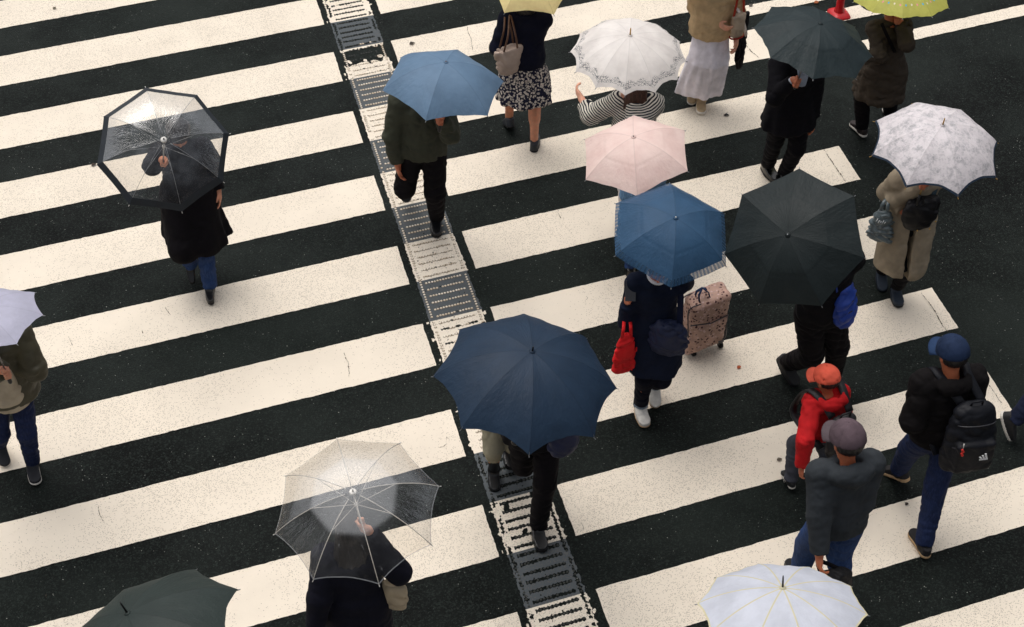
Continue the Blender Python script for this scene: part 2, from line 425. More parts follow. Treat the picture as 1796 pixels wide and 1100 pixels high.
# lines of the neighbouring markings at the far right
def quadline(pts, seed):
    p = [at(*q) for q in pts]; n = 60; g = np.random.default_rng(seed); V = []
    for i in range(n + 1):
        f = i / n; V.append((*(p[0] + (p[1] - p[0]) * f)[:2] + g.normal(size=2) * .002, .004))
    for i in range(n, -1, -1):
        f = i / n; V.append((*(p[3] + (p[2] - p[3]) * f)[:2] + g.normal(size=2) * .002, .004))
    tag(meshobj('road_line', V, [tuple(range(len(V)))], WPAINT, smooth=False), kind='structure')
quadline([(1289, 14.2), (1472, -22), (1478, -6.5), (1292, 33.2)], 1)
quadline([(1438, 23), (1640, -17), (1645, 6), (1449, 43)], 2)
quadline([(1502, 74), (1900, -15), (1900, 4.5), (1508, 92)], 3)
# fine cracks and seams
def crack(pts, wd, seed, closed=False):
    g = np.random.default_rng(seed); P = [at(*q)[:2] for q in pts]; Q = []
    for a, b in zip(P[:-1], P[1:]):
        L_ = np.linalg.norm(b - a); n = max(2, int(L_ / .012)); pr = np.array([-(b - a)[1], (b - a)[0]]) / L_
        w_ = np.cumsum(g.normal(size=n + 1)) * .0016; w_ -= np.linspace(0, w_[-1], n + 1)
        for i in range(n): Q.append(a + (b - a) * i / n + pr * (w_[i] + g.normal() * .0012))
    Q.append(P[-1]); Q = np.array(Q); V = []; F = []
    for i, q in enumerate(Q):
        t = nrm(Q[min(i + 1, len(Q) - 1)] - Q[max(i - 1, 0)]); pr = np.array([-t[1], t[0]]); h = wd * max(.12, abs(g.normal(.8, .6))) * (1 if g.random() > .12 else .1)
        V += [(*(q + pr * h), .0075), (*(q - pr * h), .0075)]
        if i: F.append((2 * i - 2, 2 * i - 1, 2 * i + 1, 2 * i))
    return V, F
CRK = NT('crack_dirt'); CRK = CRK.done(CRK.bsdf(lin((70, 62, 54)), .9, .1))
allc = [([(1305, 74), (1316, 90), (1331, 103)], .0028), ([(1445, 263), (1462, 289), (1483, 319)], .003), ([(1616, 515), (1640, 548), (1662, 583)], .0032), ([(1719, 656), (1738, 682), (1756, 708)], .0032),
        ([(819, 46), (822, 60), (826, 68), (829, 88)], .002), ([(604, 620), (611, 636), (612, 650), (612, 662)], .002), ([(784, 768), (783, 780), (776, 785), (770, 786)], .0016),
        ([(173, 890), (176, 905), (183, 918)], .002), ([(120, 592), (127, 607)], .0022), ([(249, 578), (251, 586)], .002), ([(240, 65), (247, 73)], .0015), ([(978, 368), (984, 384)], .0016),
        ([(1000, 620), (1012, 640)], .0015), ([(1180, 515), (1192, 520)], .0015), ([(1096, 640), (1100, 655)], .0018), ([(290, 540), (298, 552)], .0018)]
g = np.random.default_rng(5)
for _ in range(16):
    x, y = g.uniform(10, 1500), g.uniform(60, 1050); a = g.uniform(0, 6.28); l = g.uniform(4, 14)
    allc.append(([(x, y), (x + l * math.cos(a) * .6, y + l * math.sin(a) * .5), (x + l * math.cos(a + .5), y + l * math.sin(a + .5))], .001))
cv = MB()
for i, (p, wd) in enumerate(allc):
    V_, F_ = crack(p, wd, i + 3); cv.add(V_, F_)
tag(cv.build('pavement_crack', CRK, smooth=False), kind='structure')

# ------------------------------------------------------------------ tactile guide strip
CELL = .0055
def tactile():
    g = np.random.default_rng(21)
    u0, u1 = .062, .505                                  # strip between the two stripe groups, u = distance from the left stripe ends
    ys = np.arange(.62, -10.9, -CELL); us = np.arange(u0 - .05, u1 + .05, CELL)
    Y, U = np.meshgrid(ys, us, indexing='ij')
    def fld(sc, seed):
        r = np.random.default_rng(seed); v = np.zeros_like(Y)
        for _ in range(14):
            k = r.normal(size=2); k = k / np.linalg.norm(k) * 6.28 / (sc * r.uniform(.5, 1.8)); v += np.sin(Y * k[0] + U * k[1] + r.uniform(0, 6.28))
        return v / math.sqrt(7)
    nb = np.floor(-Y / .5 + 1e-6).astype(int)            # half-metre blocks; even = white, odd = grey
    fy = -Y / .5 - nb
    white = (nb % 2 == 0)
    edge = fld(.05, 1) * .0022
    keep = (U > u0 + edge) & (U < u1 + fld(.06, 2) * .004)
    frag = ((U <= u0) & (U > u0 - .03) | (U >= u1) & (U < u1 + .028)) & (fld(.06, 3) > 1.25) & ((nb <= 5) | (nb >= 12)) & white
    keep |= frag
    # wear of every block: 0 = dots stand whole, 1 = paint gone round every row of dots
    wear = {-1: .9, 0: .9, 1: .8, 2: .8, 3: 1., 4: .25, 5: .05, 6: .05, 7: .0, 8: .12, 9: .1, 10: .0, 11: .12, 12: .45, 13: .9, 14: .15, 15: 1., 16: 1.2, 17: 1., 18: 1.0, 19: .9, 20: .9, 21: .9}
    W_ = np.vectorize(lambda b: wear.get(int(b), .5))(nb)
    ROW = .5 / 6.0; ry = ((fy * 6) % 1.0 - .5) * ROW     # distance from the row's centre line
    rid = nb * 6 + np.floor(fy * 6).astype(int)
    dots = []; dark = np.zeros_like(keep)
    rowin = (U > u0 + .065) & (U < u1 - .062)
    seen = np.unique(rid)
    roww = {r: np.random.default_rng(r + 900).random() for r in seen}
    RW = np.vectorize(lambda r: roww[r])(rid)
    chain = np.abs(ry + .004 * np.sin(rid * 2.1)) < .0125 + .0035 * np.sin(U * 6.28 / .03) + fld(.07, 4) * .0016 + (W_ > .95) * .002
    along = fld(.16, 6) * .5 + .5
    dark |= rowin & chain & ((W_ - RW * .55 - .22 * along) > .15)
    # side columns peel too
    side = (np.abs(U - (u0 + .028)) < .012 + fld(.03, 7) * .006) | (np.abs(U - (u1 - .026)) < .012 + fld(.03, 8) * .006)
    dark |= side & (W_ + fld(.16, 9) * .3 > .95)
    # the big bare patch
    dark |= (nb == 4) & (fy < .55 + fld(.12, 10) * .05) & (fy > .06 + .02 * fld(.05, 12)) & ~((fld(.12, 11) > 1.0) & (fy > .38))
    dark |= (nb == 16) & (fld(.13, 13) > 1.6)
    dark |= (nb == 0) & (fld(.1, 14) > 1.7)
    dark |= (fld(.035, 15) > 2.35)
    keep &= ~dark
    idx = np.argwhere(keep); h = CELL / 2
    X = XA + COT * Y + U
    # build only cell quads that stay (shared corners)
    ny, nu = Y.shape
    gx = XA + us[None, :] - h + 0 * Y[:, :1]; 
    cornerid = -np.ones((ny + 1, nu + 1), np.int64); need = np.zeros((ny + 1, nu + 1), bool)
    for a in (0, 1):
        for b in (0, 1): need[idx[:, 0] + a, idx[:, 1] + b] = True
    ci = np.argwhere(need); cornerid[need] = np.arange(len(ci))
    yc = ys[0] + h - ci[:, 0] * CELL; uc = us[0] - h + ci[:, 1] * CELL
    V = np.stack([XA + COT * yc + uc, yc, np.full(len(ci), .0045)], 1)
    i, j = idx[:, 0], idx[:, 1]
    Q = np.stack([cornerid[i, j], cornerid[i + 1, j], cornerid[i + 1, j + 1], cornerid[i, j + 1]], 1)
    mi = np.where(white[i, j], 0, 1)
    o = meshobj('tactile_strip', V, Q, None, smooth=False, mats=[WPAINT, GPAINT], midx=mi)
    tag(o, kind='structure')
    # raised dots
    DOT = NT('tactile_dot'); DOT = DOT.done(DOT.bsdf(DOT.mix(DOT.ramp(DOT.noise(9, 2), .35, .65), lin((206, 190, 168)), lin((235, 226, 212))), .5, .35))
    DK = NT('tactile_dot_worn'); DK = DK.done(DK.bsdf(lin((52, 54, 50)), .6, .4))
    GR = NT('dot_ring'); GR = GR.done(GR.bsdf(lin((128, 116, 98)), .8, .2))
    VV = []; FF = []; MI = []; k = 8; n0 = 0
    def dome(x, y, r, hh, mi_):
        nonlocal n0
        if mi_ == 0:                                        # flat tan ring round the foot of the dot
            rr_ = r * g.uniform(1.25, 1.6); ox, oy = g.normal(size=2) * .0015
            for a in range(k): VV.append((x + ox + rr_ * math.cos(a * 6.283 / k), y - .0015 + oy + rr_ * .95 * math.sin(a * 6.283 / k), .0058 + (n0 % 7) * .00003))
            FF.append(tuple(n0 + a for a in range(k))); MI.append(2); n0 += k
        for q, (rr, z) in enumerate(((1.0, .0047), (.82, .0066 + hh * .7), (.4, .0066 + hh))):
            for a in range(k): VV.append((x + r * rr * math.cos(a * 6.283 / k), y + r * rr * math.sin(a * 6.283 / k), z))
        for q in range(2):
            for a in range(k): FF.append((n0 + q * k + a, n0 + q * k + (a + 1) % k, n0 + (q + 1) * k + (a + 1) % k, n0 + (q + 1) * k + a)); MI.append(mi_)
        FF.append(tuple(n0 + 2 * k + a for a in range(k))); MI.append(mi_); n0 += 3 * k
    for b in range(-1, 22):
        for r in range(6):
            y = -(b + (r + .5) / 6) * .5
            for u in np.arange(u0 + .075, u1 - .068, .0245):
                iy = int(round((ys[0] - y) / CELL)); iu = int(round((u - us[0]) / CELL))
                if not (0 <= iy < ny): continue
                wz = wear.get(b, .5) - roww.get(b * 6 + r, .5) * .55
                if dark[iy, iu]:
                    if g.random() < .75: dome(XA + COT * y + u, y, .009, .003, 1)
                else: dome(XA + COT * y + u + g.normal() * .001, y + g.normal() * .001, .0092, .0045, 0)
        if 4 <= b <= 12 or b in (15, 17, 19):
            for q in range(16):
                y = -(b + (q + .5) / 16) * .5
                for u in (u0 + .028, u1 - .026):
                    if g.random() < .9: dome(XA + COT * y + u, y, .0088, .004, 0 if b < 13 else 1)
    FFa = [f for f in FF]
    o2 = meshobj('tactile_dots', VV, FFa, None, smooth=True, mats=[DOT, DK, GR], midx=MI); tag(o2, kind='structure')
tactile()

# ------------------------------------------------------------------ umbrellas
def fabric(rgb, trans=.22, rough=.55, kind='plain', n_=8, spec=.3, rgb2=None, creased=0.0):
    n = NT('canopy_fabric'); c = lin(rgb); uv = n.coord('UV'); s_ = n.sep(uv); u, v = s_[0], s_[1]
    col = n.mix(n.ramp(n.noise(6, 4, .6), .25, .75), tuple(x * .88 for x in c), tuple(min(1, x * 1.08) for x in c))
    cell = n.math('FRACT', n.math('MULTIPLY', u, float(n_))); dr = n.math('MINIMUM', cell, n.math('SUBTRACT', 1.0, cell))     # 0 at the ribs
    ribw = n.math('MULTIPLY', dr, v)
    if kind == 'trim':
        col = n.mix(n.math('GREATER_THAN', v, .95), col, lin(rgb2))
    if kind == 'lace':
        f = n.noise(16, 6, .75); f2 = n.vor(38, None, 'DISTANCE_TO_EDGE')
        col = n.mix(n.math('MULTIPLY', n.ramp(f, .42, .68), .75), col, lin((150, 150, 155)))
        col = n.mix(n.math('MULTIPLY', n.ramp(f2, .09, .02), .35), col, lin((240, 236, 236)))
        col = n.mix(n.math('GREATER_THAN', v, .972), col, lin(rgb2))
    if kind == 'vine':
        wv = n.noise(30, 2); band = n.math('MULTIPLY', n.ramp(v, .80, .84), n.ramp(v, .945, .93))
        bu = n.comb(n.math('MULTIPLY', u, 80.0), n.math('MULTIPLY', v, 19.0)); d = n.vor(2.0, bu, 'DISTANCE_TO_EDGE'); d1 = n.vor(4.2, bu, 'F1')
        line = n.math('MAXIMUM', n.ramp(d, .09, .04), n.ramp(d1, .18, .10))
        thin = n.math('ADD', .5, n.math('MULTIPLY', n.math('SINE', n.math('MULTIPLY', u, 6.283 * 24)), .5))
        lim = n.ramp(n.math('SUBTRACT', v, n.math('MULTIPLY', thin, .05)), .80, .84)
        col = n.mix(n.math('MULTIPLY', n.math('MULTIPLY', band, line), n.math('MULTIPLY', lim, .85)), col, lin((96, 98, 104)))
    if kind == 'dots':
        m1 = n.math('MULTIPLY', u, 40.0); fu = n.math('SUBTRACT', n.math('FRACT', m1), .5); fv = n.math('MULTIPLY', n.math('SUBTRACT', v, .77), 6.2)
        dd = n.math('SQRT', n.math('ADD', n.math('MULTIPLY', fu, fu), n.math('MULTIPLY', fv, fv)))
        on = n.ramp(dd, .17, .13); q = n.math('MODULO', n.math('FLOOR', m1), 3.0)
        dc = n.mix(n.math('GREATER_THAN', q, .5), lin((240, 232, 205)), n.mix(n.math('GREATER_THAN', q, 1.5), lin((90, 190, 225)), lin((245, 165, 165))))
        col = n.mix(on, col, dc)
    if kind == 'piped':
        col = n.mix(n.math('MAXIMUM', n.ramp(ribw, .021, .013), n.math('GREATER_THAN', v, .978)), col, lin(rgb2))
    seam = n.ramp(ribw, .016, .004)
    col = n.mix(n.math('MULTIPLY', seam, .22), col, tuple(x * .5 for x in c))
    fold = n.noise(3.0, 3, .6, n.comb(n.math('MULTIPLY', u, 26.0), n.math('MULTIPLY', v, 3.0)))
    fold2 = n.noise(7.0, 3, .6, n.comb(n.math('MULTIPLY', u, 20.0), n.math('MULTIPLY', v, 2.0)))
    h = n.math('ADD', n.math('MULTIPLY', fold, n.math('MULTIPLY', v, 2.0)), n.math('ADD', n.math('MULTIPLY', fold2, .7), n.math('MULTIPLY', n.noise(300, 1), .08)))
    rg = n.math('ABSOLUTE', n.math('SUBTRACT', v, .60)); h = n.math('ADD', h, n.math('MULTIPLY', n.ramp(rg, .05, .0), creased))
    drop = n.math('MULTIPLY', n.ramp(n.vor(210), .34, .12), n.ramp(n.noise(9, 3), .5, .62)); h = n.math('ADD', h, n.math('MULTIPLY', drop, .14))
    nb = n.bump(h, .22, .018)
    b = n.bsdf(col, rough, spec, nb)
    t = n.t.nodes.new('ShaderNodeBsdfTranslucent'); n.set(t, 'Color', col); n.t.links.new(nb, t.inputs['Normal'])
    mx = n.t.nodes.new('ShaderNodeMixShader'); mx.inputs[0].default_value = trans
    n.t.links.new(b, mx.inputs[1]); n.t.links.new(t.outputs[0], mx.inputs[2]); r = mx.outputs[0]
    if kind == 'sheer':                                  # see-through lace hem
        tr = n.t.nodes.new('ShaderNodeBsdfTransparent'); m2 = n.t.nodes.new('ShaderNodeMixShader')
        zz = n.math('SINE', n.math('MULTIPLY', u, 6.283 * 90)); al = n.math('MULTIPLY', n.math('GREATER_THAN', v, .915), n.math('ADD', .24, n.math('MULTIPLY', zz, .10)))
        n.t.links.new(al, m2.inputs[0]); n.t.links.new(r, m2.inputs[1]); n.t.links.new(tr.outputs[0], m2.inputs[2]); r = m2.outputs[0]
    return n.done(r)
def plastic(milky=0.0, veil=.16, seed=0, amber=(1, .985, .96), vc=(.74, .76, .78)):
    n = NT('clear_plastic'); v = n.sep(n.coord('UV'))[1]; u = n.sep(n.coord('UV'))[0]
    tr = n.t.nodes.new('ShaderNodeBsdfTransparent'); tr.inputs[0].default_value = (.93 * amber[0], .93 * amber[1], .93 * amber[2], 1)
    drop = n.math('MULTIPLY', n.ramp(n.vor(170), .30, .1), n.ramp(n.noise(11, 3), .42, .62))
    cre = n.noise(3.2, 4, .65, n.comb(n.math('MULTIPLY', u, 30.0), n.math('MULTIPLY', v, 2.6)))
    h = n.math('ADD', n.math('MULTIPLY', n.noise(5, 3, .5), 1.5), n.math('ADD', n.math('MULTIPLY', cre, .8), n.math('MULTIPLY', drop, .12))); nb = n.bump(h, .3, .02)
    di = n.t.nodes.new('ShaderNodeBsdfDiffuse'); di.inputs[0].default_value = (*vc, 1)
    gl = n.t.nodes.new('ShaderNodeBsdfGlossy'); gl.inputs['Roughness'].default_value = .2; n.t.links.new(nb, gl.inputs['Normal'])
    fr = n.t.nodes.new('ShaderNodeFresnel'); fr.inputs['IOR'].default_value = 1.5; n.t.links.new(nb, fr.inputs['Normal'])
    hz = n.math('MULTIPLY', n.ramp(n.noise(4.5, 4, .6), .35, .7), veil * 1.3); hz = n.math('ADD', hz, veil * .3)
    hz = n.math('ADD', hz, n.math('MULTIPLY', n.ramp(cre, .60, .72), .12))
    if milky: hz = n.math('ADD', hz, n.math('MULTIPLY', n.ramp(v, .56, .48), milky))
    hz = n.math('ADD', hz, n.math('MULTIPLY', n.math('GREATER_THAN', v, .988), .3))
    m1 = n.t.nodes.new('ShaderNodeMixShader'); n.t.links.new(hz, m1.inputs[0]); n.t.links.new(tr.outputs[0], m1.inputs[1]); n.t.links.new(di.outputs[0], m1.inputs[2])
    m2 = n.t.nodes.new('ShaderNodeMixShader'); n.t.links.new(n.math('MULTIPLY', fr.outputs[0], .27), m2.inputs[0]); n.t.links.new(m1.outputs[0], m2.inputs[1]); n.t.links.new(gl.outputs[0], m2.inputs[2])
    return n.done(m2.outputs[0])

def umbrella(label, A, tx, ty, spin, R, d, n, mat, shaft=.62, ferrule=.03, fer_mat=None, scallop=.05, ribmat=None, clear=False, band=None, flat=.0, tipmat=None, handle='stub', group=None, ribr=.0016, wrk=.004, straps=None, hmat=None, knee=0.0, seed=0):
    ax = nrm([math.tan(tx), math.tan(ty), 1.0]); e1 = nrm(np.cross([0, 1, 0], ax)); e2 = np.cross(ax, e1)
    A = np.asarray(A, float); base = A - ax * shaft
    M = Matrix.Identity(4)
    for i in range(3): M[i][0] = e1[i]; M[i][1] = e2[i]; M[i][2] = ax[i]; M[i][3] = base[i]
    root = empty('umbrella', base, M); tag(root, label, 'umbrella', group)
    rho = (R * R + d * d) / (2 * d)
    def prof(v):
        r = R * v; z = math.sqrt(max(rho * rho - r * r, 0)) - rho
        zk = -d * (v ** 2.0)
        z = z * (1 - flat) + zk * flat
        if knee: z -= knee * (max(0, v - .55)) * (1 - v) * 4 * .5
        return r, shaft + z
    th = [spin - 2 * math.pi * i / n for i in range(n + 1)]
    NW, NV = 10, 22; V = []; F = []; UVs = []; MI = []; g = np.random.default_rng(seed + 5)
    for i in range(n):
        p1, p2, p3 = g.uniform(0, 6.28, 3); sag = g.uniform(.6, 1.4); off = len(V)
        for a in range(NV + 1):
            v = a / NV
            for b in range(NW + 1):
                w_ = b / NW; ve = v * (1 - scallop * 4 * w_ * (1 - w_) * v ** 3)
                r, z = prof(ve); q0 = np.array([r * math.cos(th[i]), r * math.sin(th[i])]); q1 = np.array([r * math.cos(th[i + 1]), r * math.sin(th[i + 1])])
                q = q0 * (1 - w_) + q1 * w_; k = 4 * w_ * (1 - w_)
                bow = k * (.10 * v * (1 - v)) * R * .35 * sag
                q = q * (1 + .25 * k * (1 - v) * (1 - math.cos(math.pi / n)))
                ww = wrk * k * v * v * (math.sin(w_ * 15 + p1 + 3 * v) + .6 * math.sin(v * 13 + p2 + 5 * w_))
                V.append((q[0], q[1], z + ww - bow * .6)); UVs.append(((i + w_) / n, v))
        for a in range(NV):
            for b in range(NW):
                f = (off + a * (NW + 1) + b, off + (a + 1) * (NW + 1) + b, off + (a + 1) * (NW + 1) + b + 1, off + a * (NW + 1) + b + 1)
                if a == 0: f = (off, f[1], f[2])
                F.append(f[::-1] if False else f); MI.append(1 if (band and a >= NV - band) else 0)
    mats = [mat] + ([tipmat] if band else [])
    can = meshobj('canopy', V, F, None, root, mats=mats, midx=MI, uv=UVs)
    rm = ribmat or STEEL
    for i in range(n):
        pts = []
        for a in range(1, 15):
            v = .03 + .975 * a / 14; r, z = prof(min(v, 1)); r = R * v; pts.append((r * math.cos(th[i]), r * math.sin(th[i]), z - .004))
        mb = MB().tube(pts, ribr, 5); ri = mb.build('rib', rm, root)
        r, z = prof(1.0); tip = MB().tube([(r * .985 * math.cos(th[i]), r * .985 * math.sin(th[i]), z - .003), ((r + .012) * math.cos(th[i]), (r + .012) * math.sin(th[i]), z - .008)], [.003, .0026], 6)
        tip.build('rib_tip', WHITEP if clear else rm, ri)
        rr, zz = prof(.5); st = MB().tube([(.012 * math.cos(th[i]), .012 * math.sin(th[i]), shaft - d * .55 - .03), (rr * math.cos(th[i]), rr * math.sin(th[i]), zz - .006)], ribr * .9, 5)
        st.build('stretcher', rm, root)
    sh = MB().tube([(0, 0, .02), (0, 0, shaft - .005)], .0055, 8); sh.build('shaft', rm, root)
    rn = MB().tube([(0, 0, shaft - d * .55 - .05), (0, 0, shaft - d * .55 - .02)], .011, 10); rn.build('runner', WHITEP if clear else BLACKP, root)
    fm = fer_mat or BLACKP
    fb = MB().tube([(0, 0, shaft - .004), (0, 0, shaft + .004), (0, 0, shaft + .007)], [.02 if not clear else .024, .019, .008], 16); fb.build('cap_disc', mat if not clear else WHITEP, root)
    if ferrule > 0:
        f_ = MB().tube([(0, 0, shaft + .004), (0, 0, shaft + ferrule * .85), (0, 0, shaft + ferrule)], [.0065, .0048, .003], 10); f_.build('ferrule', fm, root)
    if handle == 'stub':
        hb = MB().tube([(0, 0, .04), (0, 0, .035), (0, 0, -.035), (0, 0, -.045)], [.009, .0135, .0145, .009], 12)
    else:
        pts = [(0, 0, .05), (0, 0, -.04)] + [(.03 - .03 * math.cos(a), 0, -.04 - .035 * math.sin(a)) for a in np.linspace(.3, math.pi + .3, 9)]
        hb = MB().tube(pts, .0105, 10)
    hb.build('handle', hmat or BLACKP, root)
    return root, ax, A
UMB = {}
def U(key, *a, **k):
    k.setdefault('seed', len(UMB) * 7); r = umbrella(*a, **k); UMB[key] = (r[0], r[1], r[2]); return r[0]
U('P1', 'clear plastic umbrella with a broad black border', (2.174, -5.657, 2.05), -.013, -.614, 1.593, .491, .211, 8, plastic(veil=.09, vc=(.50, .54, .60)), shaft=.72, ferrule=.03, clear=True, band=2, tipmat=simple('black_border', (30, 36, 42), .5, .4), scallop=.01, handle='hook', hmat=BLACKP, wrk=.002)
U('P2', 'pale lilac umbrella cut off by the left edge of the photo', (.68, -6.968, 1.999), -.131, .147, .466, .395, .137, 8, fabric((186, 186, 206), n_=8), shaft=.6, ferrule=.03)
U('P3', 'light blue six-panel umbrella over the man in a dark green jacket on the tactile strip', (4.418, -5.32, 1.99), .091, -.037, 3.066, .485, .223, 6, fabric((104, 132, 160), n_=6), shaft=.62, ferrule=.012, fer_mat=WOOD, scallop=.03)
U('P4', 'creamy yellow umbrella at the top edge above the navy sweater', (5.609, -4.014, 1.82), -.15, -.267, 4.785, .417, .148, 6, fabric((252, 228, 164), n_=6, trans=.3), shaft=.6, scallop=.06)
U('P5', 'white twelve-rib umbrella with a grey flower border over the striped shirt', (5.892, -5.451, 1.99), -.028, -.119, 2.696, .462, .217, 12, fabric((248, 241, 236), n_=12, kind='vine', trans=.3), shaft=.75, ferrule=.075, fer_mat=BRASS, handle='hook', hmat=WOOD, scallop=.05)
U('P10', 'pale pink six-panel umbrella between the white one and the blue one', (5.4, -6.684, 1.99), -.17, -.063, 1.196, .428, .183, 6, fabric((255, 222, 214), n_=6, creased=.4, trans=.3), shaft=.6, ferrule=.012, scallop=.02, knee=.05)
U('P11', 'mid-blue six-panel umbrella with a sheer lace hem over the navy coat', (5.338, -7.584, 1.94), .004, -.284, 1.199, .449, .199, 6, fabric((50, 84, 116), n_=6, kind='sheer', creased=.4), shaft=.6, ferrule=.014, fer_mat=WHITEP, scallop=-.015, knee=.05)
U('P7', 'dark grey-green umbrella over the man in the black suit', (7.326, -5.879, 2.05), .158, -.129, 2.687, .489, .183, 8, fabric((38, 50, 53), n_=8, creased=.4), shaft=.62, ferrule=.01, scallop=.03, knee=.12, wrk=.007)
U('P9', 'pale grey lace-patterned umbrella with navy edging over the beige coat', (7.543, -7.379, 2.05), -.003, -.138, 2.202, .496, .247, 8, fabric((232, 225, 228), n_=8, kind='lace', rgb2=(38, 54, 72)), shaft=.78, ferrule=.07, fer_mat=BRASS, handle='hook', scallop=.07, ribmat=BRASS, hmat=BLACKP)
U('P12', 'large black seven-panel umbrella tilted towards the viewer beside the blue one', (5.884, -8.178, 2.1), -.655, -.548, .844, .496, .208, 7, fabric((34, 42, 43), n_=7, creased=.4), shaft=.64, ferrule=.014, fer_mat=STEEL, scallop=.015, knee=.1)
U('P17', 'big navy eight-panel umbrella in the middle of the crossing, over the tactile strip', (3.854, -8.714, 2.15), .097, -.118, 1.265, .586, .294, 8, fabric((32, 52, 74), n_=8), shaft=.85, ferrule=.045, scallop=.06, handle='hook', wrk=.006)
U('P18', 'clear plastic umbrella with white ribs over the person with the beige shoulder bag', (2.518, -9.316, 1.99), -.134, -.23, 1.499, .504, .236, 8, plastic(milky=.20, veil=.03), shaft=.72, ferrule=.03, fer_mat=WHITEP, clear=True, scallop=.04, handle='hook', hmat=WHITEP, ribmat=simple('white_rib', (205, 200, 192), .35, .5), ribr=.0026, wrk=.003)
U('P8', 'yellow-green umbrella with a ring of pastel dots at the top right edge', (8.566, -5.075, 1.72), .065, .155, 2.965, .416, .168, 10, fabric((196, 194, 96), n_=10, kind='dots', trans=.3), shaft=.42, scallop=.01)
U('P19', 'dark green-grey umbrella leaning left at the bottom edge', (1.116, -9.802, 2.05), -.309, .294, 1.707, .563, .232, 8, fabric((46, 56, 54), n_=8), shaft=.75, ferrule=.085, scallop=.06, handle='hook')
U('P20', 'pale blue-white umbrella with yellow ribs at the bottom edge', (4.548, -10.808, 2.0), .073, .3, 1.367, .47, .14, 10, fabric((214, 218, 230), n_=10, kind='piped', rgb2=(226, 218, 182), trans=.3), shaft=.75, ferrule=.08, scallop=.03, handle='hook')

